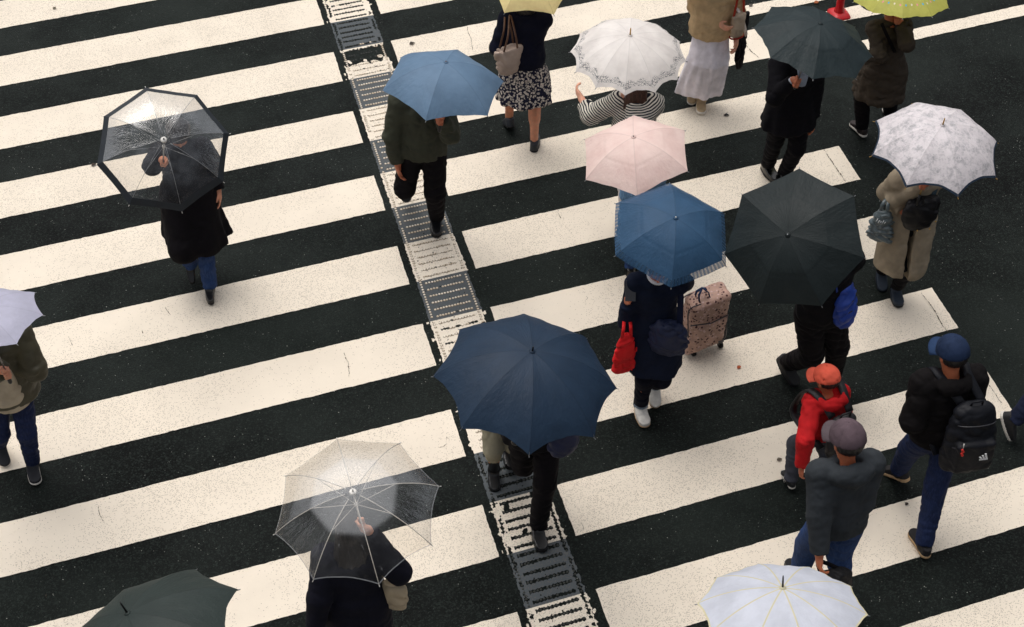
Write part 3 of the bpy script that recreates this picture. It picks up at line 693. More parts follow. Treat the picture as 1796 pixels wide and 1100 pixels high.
# ------------------------------------------------------------------ people
def rotm(F, Uv):
    F = nrm(F); L = nrm(np.cross(Uv, F)); U2 = np.cross(F, L); return np.array([F, L, U2])     # rows: forward, left, up
def ik(a, c, l1, l2, hint):
    d = c - a; D = np.linalg.norm(d)
    if D > (l1 + l2) * .999:
        k = D / ((l1 + l2) * .998); l1 *= k; l2 *= k
    x = (l1 * l1 - l2 * l2 + D * D) / (2 * D); h = math.sqrt(max(l1 * l1 - x * x, 0)); u = d / D
    hn = nrm(hint - u * (hint @ u)); return a + u * x + hn * h
PEOPLE = {}
def person(key, label, base, face, H=1.65, ankles=None, toes=None, pitch=(0, 0), hands=(None, None), elbows=(None, None), lean=4, tilt=12, headturn=0, skinm=None,
           top=None, bottom=None, shoes=None, hair=None, cap=None, build=1.0, curl=1.0, group=None, umb=None, hoff=(0, 0, 0), grips=(None, None), headk=1.0):
    s = H / 1.7; B = at(*base); F = gdir(base[0], base[1], *face); Lf = np.cross(UP, F); sk = skinm or SKIN; rs = np.random.default_rng(abs(hash(label)) % 1000 if False else len(PEOPLE) * 13 + 5)
    sp = nrm(F * math.sin(R_(lean)) + UP * math.cos(R_(lean))); b_ = build
    pel = np.array([0, 0, .93 * s]) ; neck = pel + sp * .50 * s; hd = neck + sp * .155 * s + F * .025 * s + np.array(hoff)
    def loc(q): return at(*q) - B
    shx = [neck - sp * .055 * s + Lf * sg * .165 * s * b_ for sg in (1, -1)]          # 0 = left, 1 = right
    hip = [pel + Lf * sg * .09 * s - UP * .02 for sg in (1, -1)]
    ank = []; 
    for i in (0, 1):
        ank.append(loc(ankles[i]) if ankles and ankles[i] is not None else Lf * (.09, -.09)[i] * s + F * (.12, -.12)[i] + UP * .09)
    tv = [gdir(base[0], base[1], *(toes[i] if toes and toes[i] is not None else face)) for i in (0, 1)]
    td = [nrm(tv[i] * math.cos(R_(pitch[i])) - UP * math.sin(R_(pitch[i]))) for i in (0, 1)]
    knee = [ik(hip[i], ank[i], .43 * s, .42 * s, tv[i] + .0001 * UP) for i in (0, 1)]
    wr = []; el = []
    for i in (0, 1):
        if umb is not None and umb[0] == i:
            ax, A = UMB[umb[1]][1], UMB[umb[1]][2]; sh_ = umb[2]; g_ = A - ax * sh_ - B; gr = (g_, ax)
            dirh = nrm(g_ - (shx[i] - UP * .25)); wrp = g_ - nrm(np.array([dirh[0], dirh[1], .25])) * .075 * s; grip = True
        else:
            h_ = hands[i]; wrp = loc(h_) if h_ is not None else shx[i] - UP * .50 * s + Lf * (.07, -.07)[i] + F * .06; gr = None
        e_ = loc(elbows[i]) if elbows[i] is not None else ik(shx[i], wrp, .285 * s, .25 * s, -F * .8 - UP * .6 + Lf * (.22, -.22)[i])
        l2 = np.linalg.norm(wrp - e_)
        if elbows[i] is None and l2 > .34 * s: pass
        wr.append(wrp); el.append(e_); grips = tuple(gr if k == i and gr else grips[k] for k in (0, 1))
    ht = R_(tilt); Fh = F * math.cos(R_(headturn)) + Lf * math.sin(R_(headturn)); hF = nrm(Fh * math.cos(ht) - UP * math.sin(ht)); HM = rotm(hF, UP); hU = HM[2]; hL = HM[1]
    J = dict(B=B, F=F, L=Lf, pel=pel, neck=neck, hd=hd, sh=shx, hip=hip, knee=knee, ank=ank, wr=wr, el=el, s=s, td=td, tv=tv, HM=HM, sp=sp, hF=hF)
    pts = np.array([pel, neck, hd + UP * .16, *shx, *ank, *knee, *wr, *el]); lo = pts.min(0) - .26; hi = pts.max(0) + .26; lo[2] = min(lo[2], -.03)
    # ---- body: one continuous surface
    S = SDF(lo, hi, .0085)
    S.loft(pel - UP * .1 * s, neck, Lf, [(0, .145 * s * b_, .10 * s), (.12 * s, .155 * s * b_, .105 * s), (.3 * s, .125 * s * b_, .09 * s), (.46 * s, .15 * s * b_, .10 * s), (.56 * s, .13 * s * b_, .075 * s), (.6 * s, .07, .05)], k=.03)
    S.cone(neck - sp * .05, hd - hU * .03, .06 * s, .052 * s, .03)
    for i in (0, 1):
        S.cone(shx[i], el[i], .052 * s, .040 * s, .03); S.cone(el[i], wr[i], .041 * s, .027 * s, .02)
        S.cone(hip[i], knee[i], .080 * s * b_, .052 * s, .03); S.cone(knee[i], ank[i], .053 * s, .036 * s, .02)
        cm = knee[i] * .65 + ank[i] * .35 - tv[i] * .018; S.cone(cm + (knee[i] - ank[i]) * .1, cm - (knee[i] - ank[i]) * .12, .05 * s, .046 * s, .04)
        dn = -np.cross(td[i], np.cross(UP, td[i])); dn = nrm(dn) * (1 if dn[2] < 0 else -1)
        S.cone(ank[i] - td[i] * .03 * s + dn * .035 * s, ank[i] + td[i] * .09 * s + dn * .058 * s, .030 * s, .022 * s, .02)
        S.cone(ank[i] + td[i] * .09 * s + dn * .058 * s, ank[i] + td[i] * .135 * s + dn * .066 * s, .021 * s, .014 * s, .02)
        # hand: palm, four fingers of different length, thumb
        fw = nrm(wr[i] - el[i]); g_ = grips[i]
        if g_ is not None:
            pc, axx = np.asarray(g_[0]), nrm(g_[1]); into = nrm(pc - wr[i]); into = nrm(into - axx * (into @ axx)); side = np.cross(axx, into)
            palm = wr[i] + (pc - wr[i]) * .55 - side * .012 * (1, -1)[i]; sd_ = side * (1, -1)[i]
            S.ell(palm, (.042 * s, .020 * s, .040 * s), np.array([into, sd_, axx]), .015)
            S.cone(wr[i], palm, .028 * s, .028 * s, .015)
            for f in range(4):
                o_ = axx * (.032 - .021 * f) * s; L_ = (.92, 1.0, .95, .8)[f]
                k0 = pc - into * .006 + o_ - sd_ * .026; k1 = pc + into * .024 * L_ + o_ - sd_ * .008; k2 = pc + into * .016 * L_ + o_ + sd_ * .017; k3 = pc - into * .006 + o_ + sd_ * .02
                S.cone(k0, k1, .0095 * s, .009 * s, .004); S.cone(k1, k2, .009 * s, .0085 * s, .004); S.cone(k2, k3, .0085 * s, .0078 * s, .004)
            t0 = palm + axx * .03 + sd_ * .012; t1 = pc + axx * .05 * s + sd_ * .012 - into * .012; t2 = pc + axx * .046 * s + sd_ * .012 + into * .016
            S.cone(t0, t1, .013 * s, .011 * s, .008); S.cone(t1, t2, .011 * s, .009 * s, .005)
        else:
            nrmv = nrm(np.cross(fw, F) * (1, -1)[i] + .001 * UP); pn = nrm(-Lf * (1, -1)[i] - fw * ((-Lf * (1, -1)[i]) @ fw)) if abs(fw @ Lf) < .9 else nrm(F - fw * (F @ fw))
            ac = np.cross(pn, fw); ac = ac if ac @ F > 0 else -ac                   # towards the thumb side
            palm = wr[i] + fw * .048 * s; S.ell(palm, (.052 * s, .018 * s, .041 * s), np.array([fw, pn, ac]), .012); S.cone(wr[i] - fw * .02, palm, .026 * s, .022 * s, .015)
            for f in range(4):
                o_ = ac * (.030 - .0205 * f) * s; L_ = (.92, 1.0, .94, .78)[f] * s; cu = (.35, .42, .5, .6)[f] * curl
                k0 = palm + fw * .036 * s + o_; d1 = nrm(fw * math.cos(cu) + pn * math.sin(cu)); k1 = k0 + d1 * .040 * L_; d2 = nrm(fw * math.cos(cu * 2.3) + pn * math.sin(cu * 2.3)); k2 = k1 + d2 * .026 * L_
                d3 = nrm(fw * math.cos(cu * 3.2) + pn * math.sin(cu * 3.2)); k3 = k2 + d3 * .020 * L_
                S.cone(k0, k1, .0095 * s, .0088 * s, .004); S.cone(k1, k2, .0088 * s, .0082 * s, .003); S.cone(k2, k3, .0082 * s, .0074 * s, .003)
            t0 = palm - fw * .02 * s + ac * .03 * s; t1 = t0 + nrm(fw * .7 + ac * .6 + pn * .35) * .036 * s; t2 = t1 + nrm(fw * .9 + ac * .15 + pn * .4) * .028 * s
            S.cone(t0, t1, .0125 * s, .0105 * s, .008); S.cone(t1, t2, .0105 * s, .0085 * s, .003)
    # head with a face
    s_body = s; s = s * headk; hd = hd + UP * (headk - 1) * .06
    S.ell(hd + hU * .02 * s, (.096 * s, .076 * s, .098 * s), HM, .02); S.ell(hd + hF * .022 * s - hU * .045 * s, (.068 * s, .058 * s, .072 * s), HM, .03)
    S.ell(hd + hF * .048 * s - hU * .095 * s, (.028 * s, .026 * s, .022 * s), HM, .025)
    S.cone(hd + hF * .092 * s + hU * .004, hd + hF * .112 * s - hU * .030 * s, .010 * s, .015 * s, .012)
    for sg in (1, -1):
        S.ell(hd + hF * .090 * s + hL * sg * .031 * s + hU * .006, (.016, .019, .012), HM, .012, 's')
        S.ell(hd - hF * .004 + hL * sg * .078 * s - hU * .012, (.018 * s, .009 * s, .032 * s), HM, .006)
    S.cone(hd + hF * .088 * s - hU * .066 * s + hL * .02, hd + hF * .088 * s - hU * .066 * s - hL * .02, .0085 * s, .0085 * s, .006)
    root = S.build('person', sk, None, B); tag(root, label, 'person', group)
    for sg in (1, -1):
        MB().ball(hd + hF * .079 * s + hL * sg * .031 * s + hU * .006, .0115 * s, 10).build('eye', EYEW, root)
    s = s_body
    # ---- bottoms
    bt = bottom or {}
    if bt.get('kind', 'trousers') in ('trousers', 'shorts'):
        S = SDF(np.minimum(lo, lo), hi, .0085); w_ = bt.get('w', 1.0); cut = bt.get('cut', 1.10)
        S.loft(pel - UP * .12 * s, pel + UP * .1 * s, Lf, [(0, .165 * s * b_, .115 * s), (.1 * s, .172 * s * b_, .122 * s), (.22 * s, .145 * s * b_, .105 * s)], k=.03)
        for i in (0, 1):
            S.cone(hip[i] - UP * .02, knee[i], .098 * s * b_ * w_ ** .5, .074 * s * w_, .035)
            a2 = knee[i] + (ank[i] - knee[i]) * cut * .93
            S.cone(knee[i], a2, .073 * s * w_, .058 * s * bt.get('hem', w_), .02, flat=True)
        S.wrinkle(bt.get('wr', .006), .085, seed=len(PEOPLE) + 3, dirz=1.5)
        tr = S.build('trousers' if bt.get('kind') != 'shorts' else 'shorts', bt['mat'], root)
        if bt.get('cuff'):
            for i in (0, 1):
                a1 = knee[i] + (ank[i] - knee[i]) * .90; a2 = knee[i] + (ank[i] - knee[i]) * 1.03
                MB().tube([a1, a2], .062 * s * w_, 14).build('trouser_cuff', bt['cuff'], tr)
    elif bt['kind'] == 'skirt':
        z0 = bt['hem']; S = SDF(lo - .15, hi + .15, .009); sw = np.asarray(bt.get('sway', (0, 0, 0)), float); zt = 1.02 * s
        top_ = np.array([0, 0, zt]); bot_ = np.array([0, 0, z0]) + F * bt.get('fwd', 0) ; W0, W1 = bt['w']
        S.loft(bot_, top_, Lf, [(0, W1, W1 * bt.get('dep', .8), 0, bt.get('side', 0)), ((zt - z0) * .5, W0 * .35 + W1 * .65, (W0 * .35 + W1 * .65) * .9, .05), ((zt - z0) * .85, W0 * 1.02, W0 * .75), (zt - z0, W0 * .85, W0 * .62)], k=.02, fold=bt.get('fold', .07), nf=bt.get('nf', 8), seed=len(PEOPLE))
        S.wrinkle(.004, .09, len(PEOPLE), dirz=-.3); S.build('skirt', bt['mat'], root)
    if bt.get('legs'):                                      # trousers under a coat or skirt are built above
        pass
    # ---- top
    tp = top; kd = tp['kind']; inf = tp.get('inf', .022); wz = tp.get('hem', .80) * s
    S = SDF(lo - .12, hi + .12, .0085); hem = pel + UP * (wz - pel[2]) + F * tp.get('hemfwd', 0.0)
    tl = np.linalg.norm(neck - hem); fl = tp.get('flare', 1.0)
    if tl > .62 * s or kd == 'coat':
        wst = pel + UP * .08; S.loft(wst - sp * .03, neck, Lf, [(0, .15 * s * b_ + inf, .105 * s + inf), (.24 * s, .148 * s * b_ + inf, .11 * s + inf), (.37 * s, .16 * s * b_ + inf, .10 * s + inf * .9), (.44 * s, .105, .072)], k=.03)
        tz = np.linalg.norm(wst - hem) + .06
        S.loft(hem, wst + UP * .06, Lf, [(0, (.19 * s + inf) * fl, (.15 * s + inf) * fl, tp.get('hoff', 0), tp.get('hside', 0)), (tz * .5, (.175 * s + inf) * (1 + fl) / 2, (.135 * s + inf) * (1 + fl) / 2), (tz, .15 * s * b_ + inf, .105 * s + inf)], k=.05, fold=tp.get('fold', .05), nf=tp.get('nf', 6), seed=len(PEOPLE) * 3 + 1)
        if wz < .66 * s:                                    # the skirts of the coat hang over the thighs
            for i in (0, 1):
                S.cone(hip[i], knee[i] + F * .01, .115 * s + inf * .8, .088 * s + inf * .8, .06); S.cone(knee[i], knee[i] + (ank[i] - knee[i]) * .5 - UP * .05, .088 * s + inf * .8, .08 * s + inf, .06)
            zz = S.ax[2][None, None, :]; xx = S.ax[0][:, None, None]; yy = S.ax[1][None, :, None]
            S.A = np.maximum(S.A, (wz + .012 * np.sin(xx * 17 + yy * 13) + .25 * (xx * Lf[0] + yy * Lf[1]) ** 2 - zz)).astype(np.float32)
        if tp.get('slit'):                                  # open front panel
            sx = tp['slit']; c = hem + F * .22 * fl + UP * .18 + Lf * sx; S.box(c, (.26, .018, .38), np.array([F, Lf, UP]), .004, .01, 's')
    else:
        S.loft(hem, neck, Lf, [(0, (.158 * s * b_ + inf) * fl, (.112 * s + inf) * fl), (tl * .2, .16 * s * b_ + inf * 1.25, .115 * s + inf * 1.2), (tl * .5, .148 * s * b_ + inf, .112 * s + inf), (tl * .82, .165 * s * b_ + inf, .105 * s + inf), (tl * .95, .12 * s, .085 * s), (tl, .085 * s, .075 * s)], k=.03, rib=tp.get('rib', 0), fold=tp.get('fold', .0))
    S.cone(neck - sp * .03, shx[0] , .068 * s, .066 * s * b_ + inf * .7, .04); S.cone(neck - sp * .03, shx[1], .068 * s, .066 * s * b_ + inf * .7, .04)
    sl = tp.get('sleeve', .97)
    for i in (0, 1):
        if sl > .5:
            S.cone(shx[i], el[i], .056 * s * b_ + inf, .046 * s * b_ + inf, .03); wx = el[i] + (wr[i] - el[i]) * (sl * 2 - 1)
            S.cone(el[i], wx, .046 * s * b_ + inf * .95, .036 * s + inf * tp.get('cuffw', .75), .02, flat=True)
        else: S.cone(shx[i], shx[i] + (el[i] - shx[i]) * sl * 2, .056 * s + inf, .048 * s + inf, .03, flat=True)
    if tp.get('rib'):
        pass
    if tp.get('hood'):
        hk = neck - F * .075 + UP * .0; hg = tp.get('hoodk', 1.0); S.ell(hk - F * .02 * hg - UP * .01, (.075 * hg, .125 * hg, .075 * hg), rotm(F, UP), .03); S.cone(neck - F * .05 + Lf * .09 + UP * .01, neck + F * .07 + Lf * .035 - UP * .03, .036, .026, .03); S.cone(neck - F * .05 - Lf * .09 + UP * .01, neck + F * .07 - Lf * .035 - UP * .03, .036, .026, .03)
        S.ell(neck + UP * .035 - F * .045, (.05, .075, .04), rotm(F, UP), .02, 's')
    elif tp.get('collar', True):
        for a in np.linspace(0, 2 * math.pi, 13)[:-1]:
            a2 = a + 2 * math.pi / 12; r = .062 * s
            S.cone(neck + F * r * math.cos(a) * 1.05 + Lf * r * math.sin(a) * 1.15 + UP * .012, neck + F * r * math.cos(a2) * 1.05 + Lf * r * math.sin(a2) * 1.15 + UP * .012, .017, .017, .012)
    S.wrinkle(tp.get('wr', .007) * (.75 if kd != 'coat' else .55), .15, seed=len(PEOPLE) + 40, dirz=1.2); S.wrinkle(tp.get('wr', .007) * (.5 if kd != 'coat' else .35), .075, seed=len(PEOPLE) + 80, dirz=1.0)
    topo = S.build(tp.get('name', kd), tp['mat'], root)
    if tp.get('inner'):                                     # shirt front in the opening
        Q = SDF(neck - .22, neck + .22, .008); Q.loft(neck - sp * .30, neck - sp * .005, Lf, [(0, .035, .03), (.2, .05, .05), (.29, .055, .06)], k=.01)
        Q.build('shirt', tp['inner'], root).location = tuple(F * (.085 * s + inf))
    if tp.get('cuffmat'):
        for i in (0, 1): MB().tube([el[i] + (wr[i] - el[i]) * (sl * 2 - 1.12), el[i] + (wr[i] - el[i]) * (sl * 2 - .95)], .034 * s, 14).build('shirt_cuff', tp['cuffmat'], root)
    # ---- shoes
    sh = shoes or {}
    for i in (0, 1):
        dn = -np.cross(td[i], np.cross(UP, td[i])); dn = nrm(dn) * (1 if dn[2] < 0 else -1); fl_ = .085 if pitch[i] < 8 else .085
        M = np.array([td[i], np.cross(-dn, td[i]), -dn]); c0 = ank[i] + dn * fl_ * s                       # point on the sole under the ankle
        hs = sh.get('heel', 0.0); SS = SDF(ank[i] - .26, ank[i] + .26, .0065)
        def foot2(P, grow, z0_, z1_):
            q = (P - c0) @ M.T; x, y, z = q[..., 0], q[..., 1], q[..., 2]
            a = np.array([-.045 * s, 0]); b = np.array([.135 * s, 0]); h = np.clip((x + .045 * s) / (.18 * s), 0, 1)
            ra = .034 * s + grow; rb = .043 * s + grow; pt = sh.get('point', 0); r = ra + (rb - ra) * np.sin(h * math.pi / 2 * 1.25).clip(0, 1) - pt * .02 * h
            cx = -.045 * s + .18 * s * h; d = np.sqrt((x - cx) ** 2 + (y + .008 * np.sin(h * 3.1)) ** 2) - r
            return np.maximum(d, np.maximum(z0_ - z, z - z1_))
        def upper(P):
            q = (P - c0) @ M.T; x = q[..., 0]; hgt = np.interp(x, [-.09 * s, -.02, .05, .10, .17 * s], [.082, .098, .080, .062, .044]) * s
            return foot2(P, .002, .012, 10.) * 1 if False else np.maximum(foot2(P, .003, .012, .2), (q[..., 2] - hgt) * .8)
        SS.op(upper, ank[i] - .22, ank[i] + .22, .012)
        bh = sh.get('boot', 0)
        if bh: SS.cone(ank[i] - UP * .01, ank[i] + nrm(knee[i] - ank[i]) * bh, .044 * s, .052 * s, .03, flat=True)
        elif not sh.get('low'): SS.cone(ank[i] + dn * .03, ank[i] + nrm(knee[i] - ank[i]) * .035, .043 * s, .047 * s, .02, flat=True)
        if sh.get('low'): SS.ell(ank[i] + td[i] * .035 + dn * .01, (.075, .030, .045), M, .006, 's')
        so_ = SS.build('shoe', sh['mat'], root)
        SO = SDF(ank[i] - .26, ank[i] + .26, .0065); SO.op(lambda P: foot2(P, .005, .001, sh.get('sole', .022)), ank[i] - .22, ank[i] + .22, .004)
        if hs: SO.cone(c0 - td[i] * .055 + -dn * .01, c0 - td[i] * .05 + dn * hs, .03, .022, .005, flat=True)
        SO.build('sole', sh.get('solem', RUBB), so_)
        if sh.get('lace') is not None:
            lb = MB()
            for k in range(5):
                x = .045 + k * .018; zc = (.066 - k * .006) * s
                p = [c0 + td[i] * x - dn * (zc + .004) + M[1] * y for y in (-.022, -.01, .0, .01, .022)]; p[0] = p[0] + dn * .008; p[-1] = p[-1] + dn * .008
                lb.tube(p, .0032, 5)
            lb.tube([c0 + td[i] * .04 - dn * .075 * s + M[1] * .0, c0 + td[i] * .03 - dn * .07 * s + M[1] * .03, c0 + td[i] * .05 - dn * .055 * s + M[1] * .035, c0 + td[i] * .045 - dn * .073 * s], .003, 5)
            lb.build('laces', sh['lace'], so_)
    # ---- hair / cap
    s = s * headk
    if hair:
        hm, hk_ = hair[0], hair[1]
        S = SDF(hd - .62, hd + .24, .0085)
        S.ell(hd + hU * .022 * s - hF * .006, (.106 * s, .088 * s, .106 * s), HM, .01)
        S.ell(hd - hU * .05 * s + hF * .10 * s, (.075 * s, .085 * s, .10 * s), HM, .012, 's')
        S.box(hd - hU * .13 * s + hF * .03, (.16, .16, .07), HM, .01, .015, 's')
        if cap: S.box(hd + hU * .155 * s, (.2, .2, .12 * s), HM, .01, .01, 's')
        if hk_ == 'long':
            end = hair[2] if len(hair) > 2 else .34
            b0 = hd - hF * .055 * s + hU * .02; b1 = neck - F * .12 - UP * (end - .14)
            S.loft(b1, b0, Lf, [(0, .05, .022), (.1, .085, .032), (.24, .105, .042), (np.linalg.norm(b0 - b1), .08, .05)], k=.03)
        elif hk_ == 'bob':
            S.loft(hd - hU * .16 - hF * .03, hd + hU * .03 - hF * .03, Lf, [(0, .085, .055), (.08, .094, .07), (.19, .085, .07)], k=.03)
        elif hk_ == 'bun':
            S.ell(hd - hF * .12 * s + hU * .03, (.05, .05, .05), HM, .015)
        S.strands(.0028, hd, seed=3); S.build('hair', hm, root)
    if cap:
        cm_, cb = cap
        q0 = hd + hU * .042 * s
        S = SDF(q0 - .16, q0 + .16, .006); S.ell(q0 - hU * .02, (.116 * s, .100 * s, .106 * s), HM, .01, cut=lambda q: -(q[..., 2] + .016 * s + .10 * q[..., 0]) * 1.0)
        S.ell(q0 - hU * .03, (.104 * s, .088 * s, .092 * s), HM, .006, 's')
        # six panel seams
        m_ = np.abs(S.A) < .02; P = (S.lo + np.argwhere(m_) * S.h - q0) @ HM.T; th = np.arctan2(P[:, 1], P[:, 0]); S.A[m_] += (.0042 * np.exp(-(np.sin(3 * th) / .09) ** 2)).astype(np.float32)
        S.wrinkle(.0016, .06, 4); co_ = S.build('cap', cm_, root)
        V = []; Fq = []; nn = 15
        for a in range(nn):
            t = (a / (nn - 1) - .5) * 2; an = t * 1.25
            for r in range(7):
                u = r / 6; inner = np.array([math.cos(an) * .106 * s, math.sin(an) * .094 * s]); ext = np.array([.090 * s * math.cos(an * .72) ** .9, .012 * math.sin(an)])
                x, y = inner + ext * u; z = -.014 * s - .012 * u - .32 * y * y / .084 * (.6 + .4 * u) - .12 * x * .15
                V.append(q0 - hU * .0 + hF * x + hL * y + hU * (z - .01))
        for a in range(nn - 1):
            for r in range(6): Fq.append((a * 7 + r, a * 7 + r + 1, (a + 1) * 7 + r + 1, (a + 1) * 7 + r))
        br = meshobj('brim', V, Fq, cb, co_); md = br.modifiers.new('t', 'SOLIDIFY'); md.thickness = .004
        MB().ball(q0 + hU * .085 * s, .007, 8).build('button', cm_, co_)
        J['capc'] = q0
        if hair is None:
            pass
    PEOPLE[key] = (root, J); return root, J

DEN = cloth((34, 56, 96), .8, .2, kind='denim'); DEN2 = cloth((22, 32, 62), .8, .2, kind='denim'); BLK = cloth((13, 10, 14)); BLK2 = cloth((15, 14, 17)); NVY = cloth((13, 16, 33)); NVJ = cloth((28, 36, 66), kind='denim')
SH_BLK = dict(mat=LEATHER, solem=RUBB)
WSHOE = simple('white_canvas', (216, 212, 204), .7, .3)

person('P1', 'person in a long black coat and blue jeans under the black-edged clear umbrella', (352, 490), (.1, 1), 1.68, ankles=((368, 500, .1), (334, 462, .2)), toes=((.02, 1), (0, 1)), pitch=(0, 38),
       top=dict(kind='coat', mat=BLK, hem=.48, flare=1.28, inf=.03, fold=.07, nf=5, hoff=.05, hside=.03), bottom=dict(mat=DEN, w=1.05), shoes=dict(mat=LEATHER, boot=.12, point=1, heel=.01), hair=(HBLK, 'bob'), umb=(1, 'P1', .52), hands=((382, 335, .9), None), tilt=58)
person('P2', 'person in an olive puffer jacket and navy jeans under the lilac umbrella', (50, 822), (.25, 1), 1.66, ankles=((57, 808, .1), (0, 775, .15)), toes=((.1, 1), (.2, 1)), pitch=(0, 25),
       top=dict(kind='puffer_jacket', mat=cloth((62, 58, 40), .5, .4), hem=.80, inf=.045, rib=.010, wr=.006, fold=0), bottom=dict(mat=DEN2, w=.98), shoes=dict(mat=simple('black_mesh', (24, 26, 32), .7), solem=RUBW, lace=BLACKP, sole=.02), hair=(HBLK, 'bob'), hands=((16, 633, 1.12), None), elbows=((61, 648, 1.10), None), umb=(1, 'P2', .56))
person('P3', 'man in a dark green jacket and black trousers under the light blue umbrella', (747, 408), (.04, 1), 1.72, ankles=((766, 380, .1), (712, 318, .28)), toes=((-.05, 1), (-.15, 1)), pitch=(0, 52),
       top=dict(kind='jacket', mat=cloth((54, 56, 44), .75, .3), hem=.84, inf=.038, fold=.03, wr=.009), bottom=dict(mat=BLK, w=1.22, hem=1.1), shoes=dict(mat=LEATHER, lace=BLACKP), hair=(HBLK, 'short'), umb=(0, 'P3', .55), hands=(None, (697, 288, .80)), skinm=SKIN3, elbows=(None, (688, 238, 1.08)), lean=2)
person('P4', 'woman in a navy sweater and floral skirt with a beige handbag', (918, 262), (.05, -1), 1.66, ankles=((893, 207, .13), (937, 246, .09)), toes=((-.3, -1), (.05, -1)), pitch=(28, 0),
       top=dict(kind='sweater', mat=NVY, hem=.93, inf=.032, wr=.006, collar=False), bottom=dict(kind='skirt', mat=cloth((30, 32, 52), kind='floral', rgb2=(206, 196, 186), sc=1.15), hem=.56, w=(.175, .25), fold=.075, nf=7), shoes=dict(mat=simple('black_suede', (26, 32, 40), .6), low=True, sole=.012), hair=(HBLK, 'bob'), umb=(1, 'P4', .5), lean=9, build=.93, hands=((886, 60, 1.10), None), elbows=((873, 84, 1.08), None))
person('P5', 'woman with brown hair in a striped shirt under the flower-edged white umbrella', (1100, 398), (.05, -1), 1.58, ankles=((1104, 388, .1), (1124, 400, .1)),
       top=dict(kind='striped_shirt', mat=cloth((34, 36, 44), kind='stripes', rgb2=(226, 220, 208)), hem=.86, inf=.04, sleeve=.86, wr=.009, collar=False), bottom=dict(mat=cloth((214, 206, 204)), w=1.3), shoes=SH_BLK, hair=(HBRN, 'long', .42), umb=(1, 'P5', .62), hands=((1019, 172, 1.20), None), elbows=((1036, 203, 1.12), None), skinm=SKIN2)
person('P6', 'person in a beige jacket, long white skirt and beige sneakers at the top edge', (1234, 187), (-.02, 1), 1.62, ankles=((1218, 150, .14), (1232, 170, .1)), toes=((-.3, 1), (-.08, 1)), pitch=(20, 0),
       top=dict(kind='jacket', mat=cloth((196, 168, 130), .8), hem=.84, inf=.042, wr=.007, fold=.02), bottom=dict(kind='skirt', mat=cloth((226, 220, 228), .7), hem=.17, w=(.155, .215), fold=.10, nf=6, side=-.06, dep=.7), shoes=dict(mat=simple('beige_canvas', (176, 154, 122), .8), solem=RUBW, lace=WHITEP, boot=.09, sole=.03), hair=(HBLK, 'long', .3), hands=(None, (1259, 40, 1.0)), elbows=(None, (1222, 12, 1.05)), skinm=SKIN2)
person('P7', 'man in a black suit under the dark grey-green umbrella', (1366, 336), (.5, .8), 1.72, ankles=((1376, 302, .1), (1347, 288, .1)), toes=((.5, .8), (.55, .65)), pitch=(0, 0),
       top=dict(kind='suit_jacket', mat=cloth((11, 10, 16)), hem=.72, inf=.03, flare=1.12, wr=.005, inner=cloth((150, 160, 178)), cuffmat=cloth((190, 196, 204))), bottom=dict(mat=cloth((11, 10, 16)), w=1.05), shoes=dict(mat=simple('polished_leather', (14, 14, 16), .2, .6)), hair=(HBLK, 'short'), umb=(1, 'P7', .60), hands=((1426, 206, .80), None), skinm=SKIN3)
person('P8', 'person in an olive jacket with a cross strap under the dotted yellow-green umbrella', (1527, 256), (-.35, -1), 1.52, ankles=((1512, 222, .1), (1561, 196, .1)), toes=((-.5, -.5), (-.3, -1)), lean=8,
       top=dict(kind='jacket', mat=cloth((62, 54, 46), .8), hem=.60, inf=.034, wr=.012, lam=.07, flare=1.15, fold=.03), bottom=dict(mat=BLK, w=1.2), shoes=dict(mat=simple('dark_canvas', (40, 30, 30), .7), solem=RUBW, sole=.028), hair=(HBLK, 'short'), skinm=SKIN3, hands=((1500, 95, 1.1), None), umb=(1, 'P8', .36), build=.88)
person('P9', 'person in a long beige coat under the pale lace-patterned umbrella', (1566, 530), (.35, .8), 1.62, ankles=((1573, 503, .1), (1548, 474, .12)), toes=((.25, 1), (.2, 1)), pitch=(0, 20),
       top=dict(kind='coat', mat=cloth((150, 137, 117), .8), hem=.42, flare=1.05, inf=.03, fold=.045, nf=4, slit=-.02, wr=.006), bottom=dict(mat=BLK2, w=.95), shoes=dict(mat=simple('navy_shoe', (26, 38, 52), .6), lace=BLACKP), hair=(HBLK, 'bob'), umb=(0, 'P9', .62), hands=(None, (1585, 372, 1.05)), elbows=((1570, 350, 1.12), None), skinm=SKIN3)
person('P10', 'person in pale denim, mostly hidden by the pink umbrella', (1122, 498), (-.05, -1), 1.48, build=.9,
       top=dict(kind='denim_dress', mat=cloth((96, 128, 160), kind='denim'), hem=.55, flare=1.1, inf=.035, sleeve=.62), bottom=dict(mat=DEN, w=1.0), shoes=SH_BLK, hair=(HBRN, 'bob'), umb=(1, 'P10', .52), hands=((1108, 345, .80), None), skinm=SKIN3, tilt=30)
person('P11', 'person in a navy coat looking at a phone, red tote on the arm', (1133, 729), (.02, 1), 1.70, ankles=((1150, 672, .18), (1124, 708, .1)), toes=((.1, 1), (.32, 1)), pitch=(35, 0),
       top=dict(kind='coat', mat=cloth((17, 24, 42)), hem=.58, flare=1.06, inf=.022, hood=True, fold=.05, nf=5, wr=.006), bottom=dict(mat=cloth((14, 15, 28)), w=.95, cuff=cloth((120, 130, 140), kind='denim')), shoes=dict(mat=WSHOE, solem=TAN, lace=STEEL, sole=.016), hair=(HBRN, 'bob'), umb=(0, 'P11', .55), hands=(None, (1100, 532, 1.20)), elbows=(None, (1099, 566, 1.00)), skinm=SKIN3, tilt=38, build=.92)
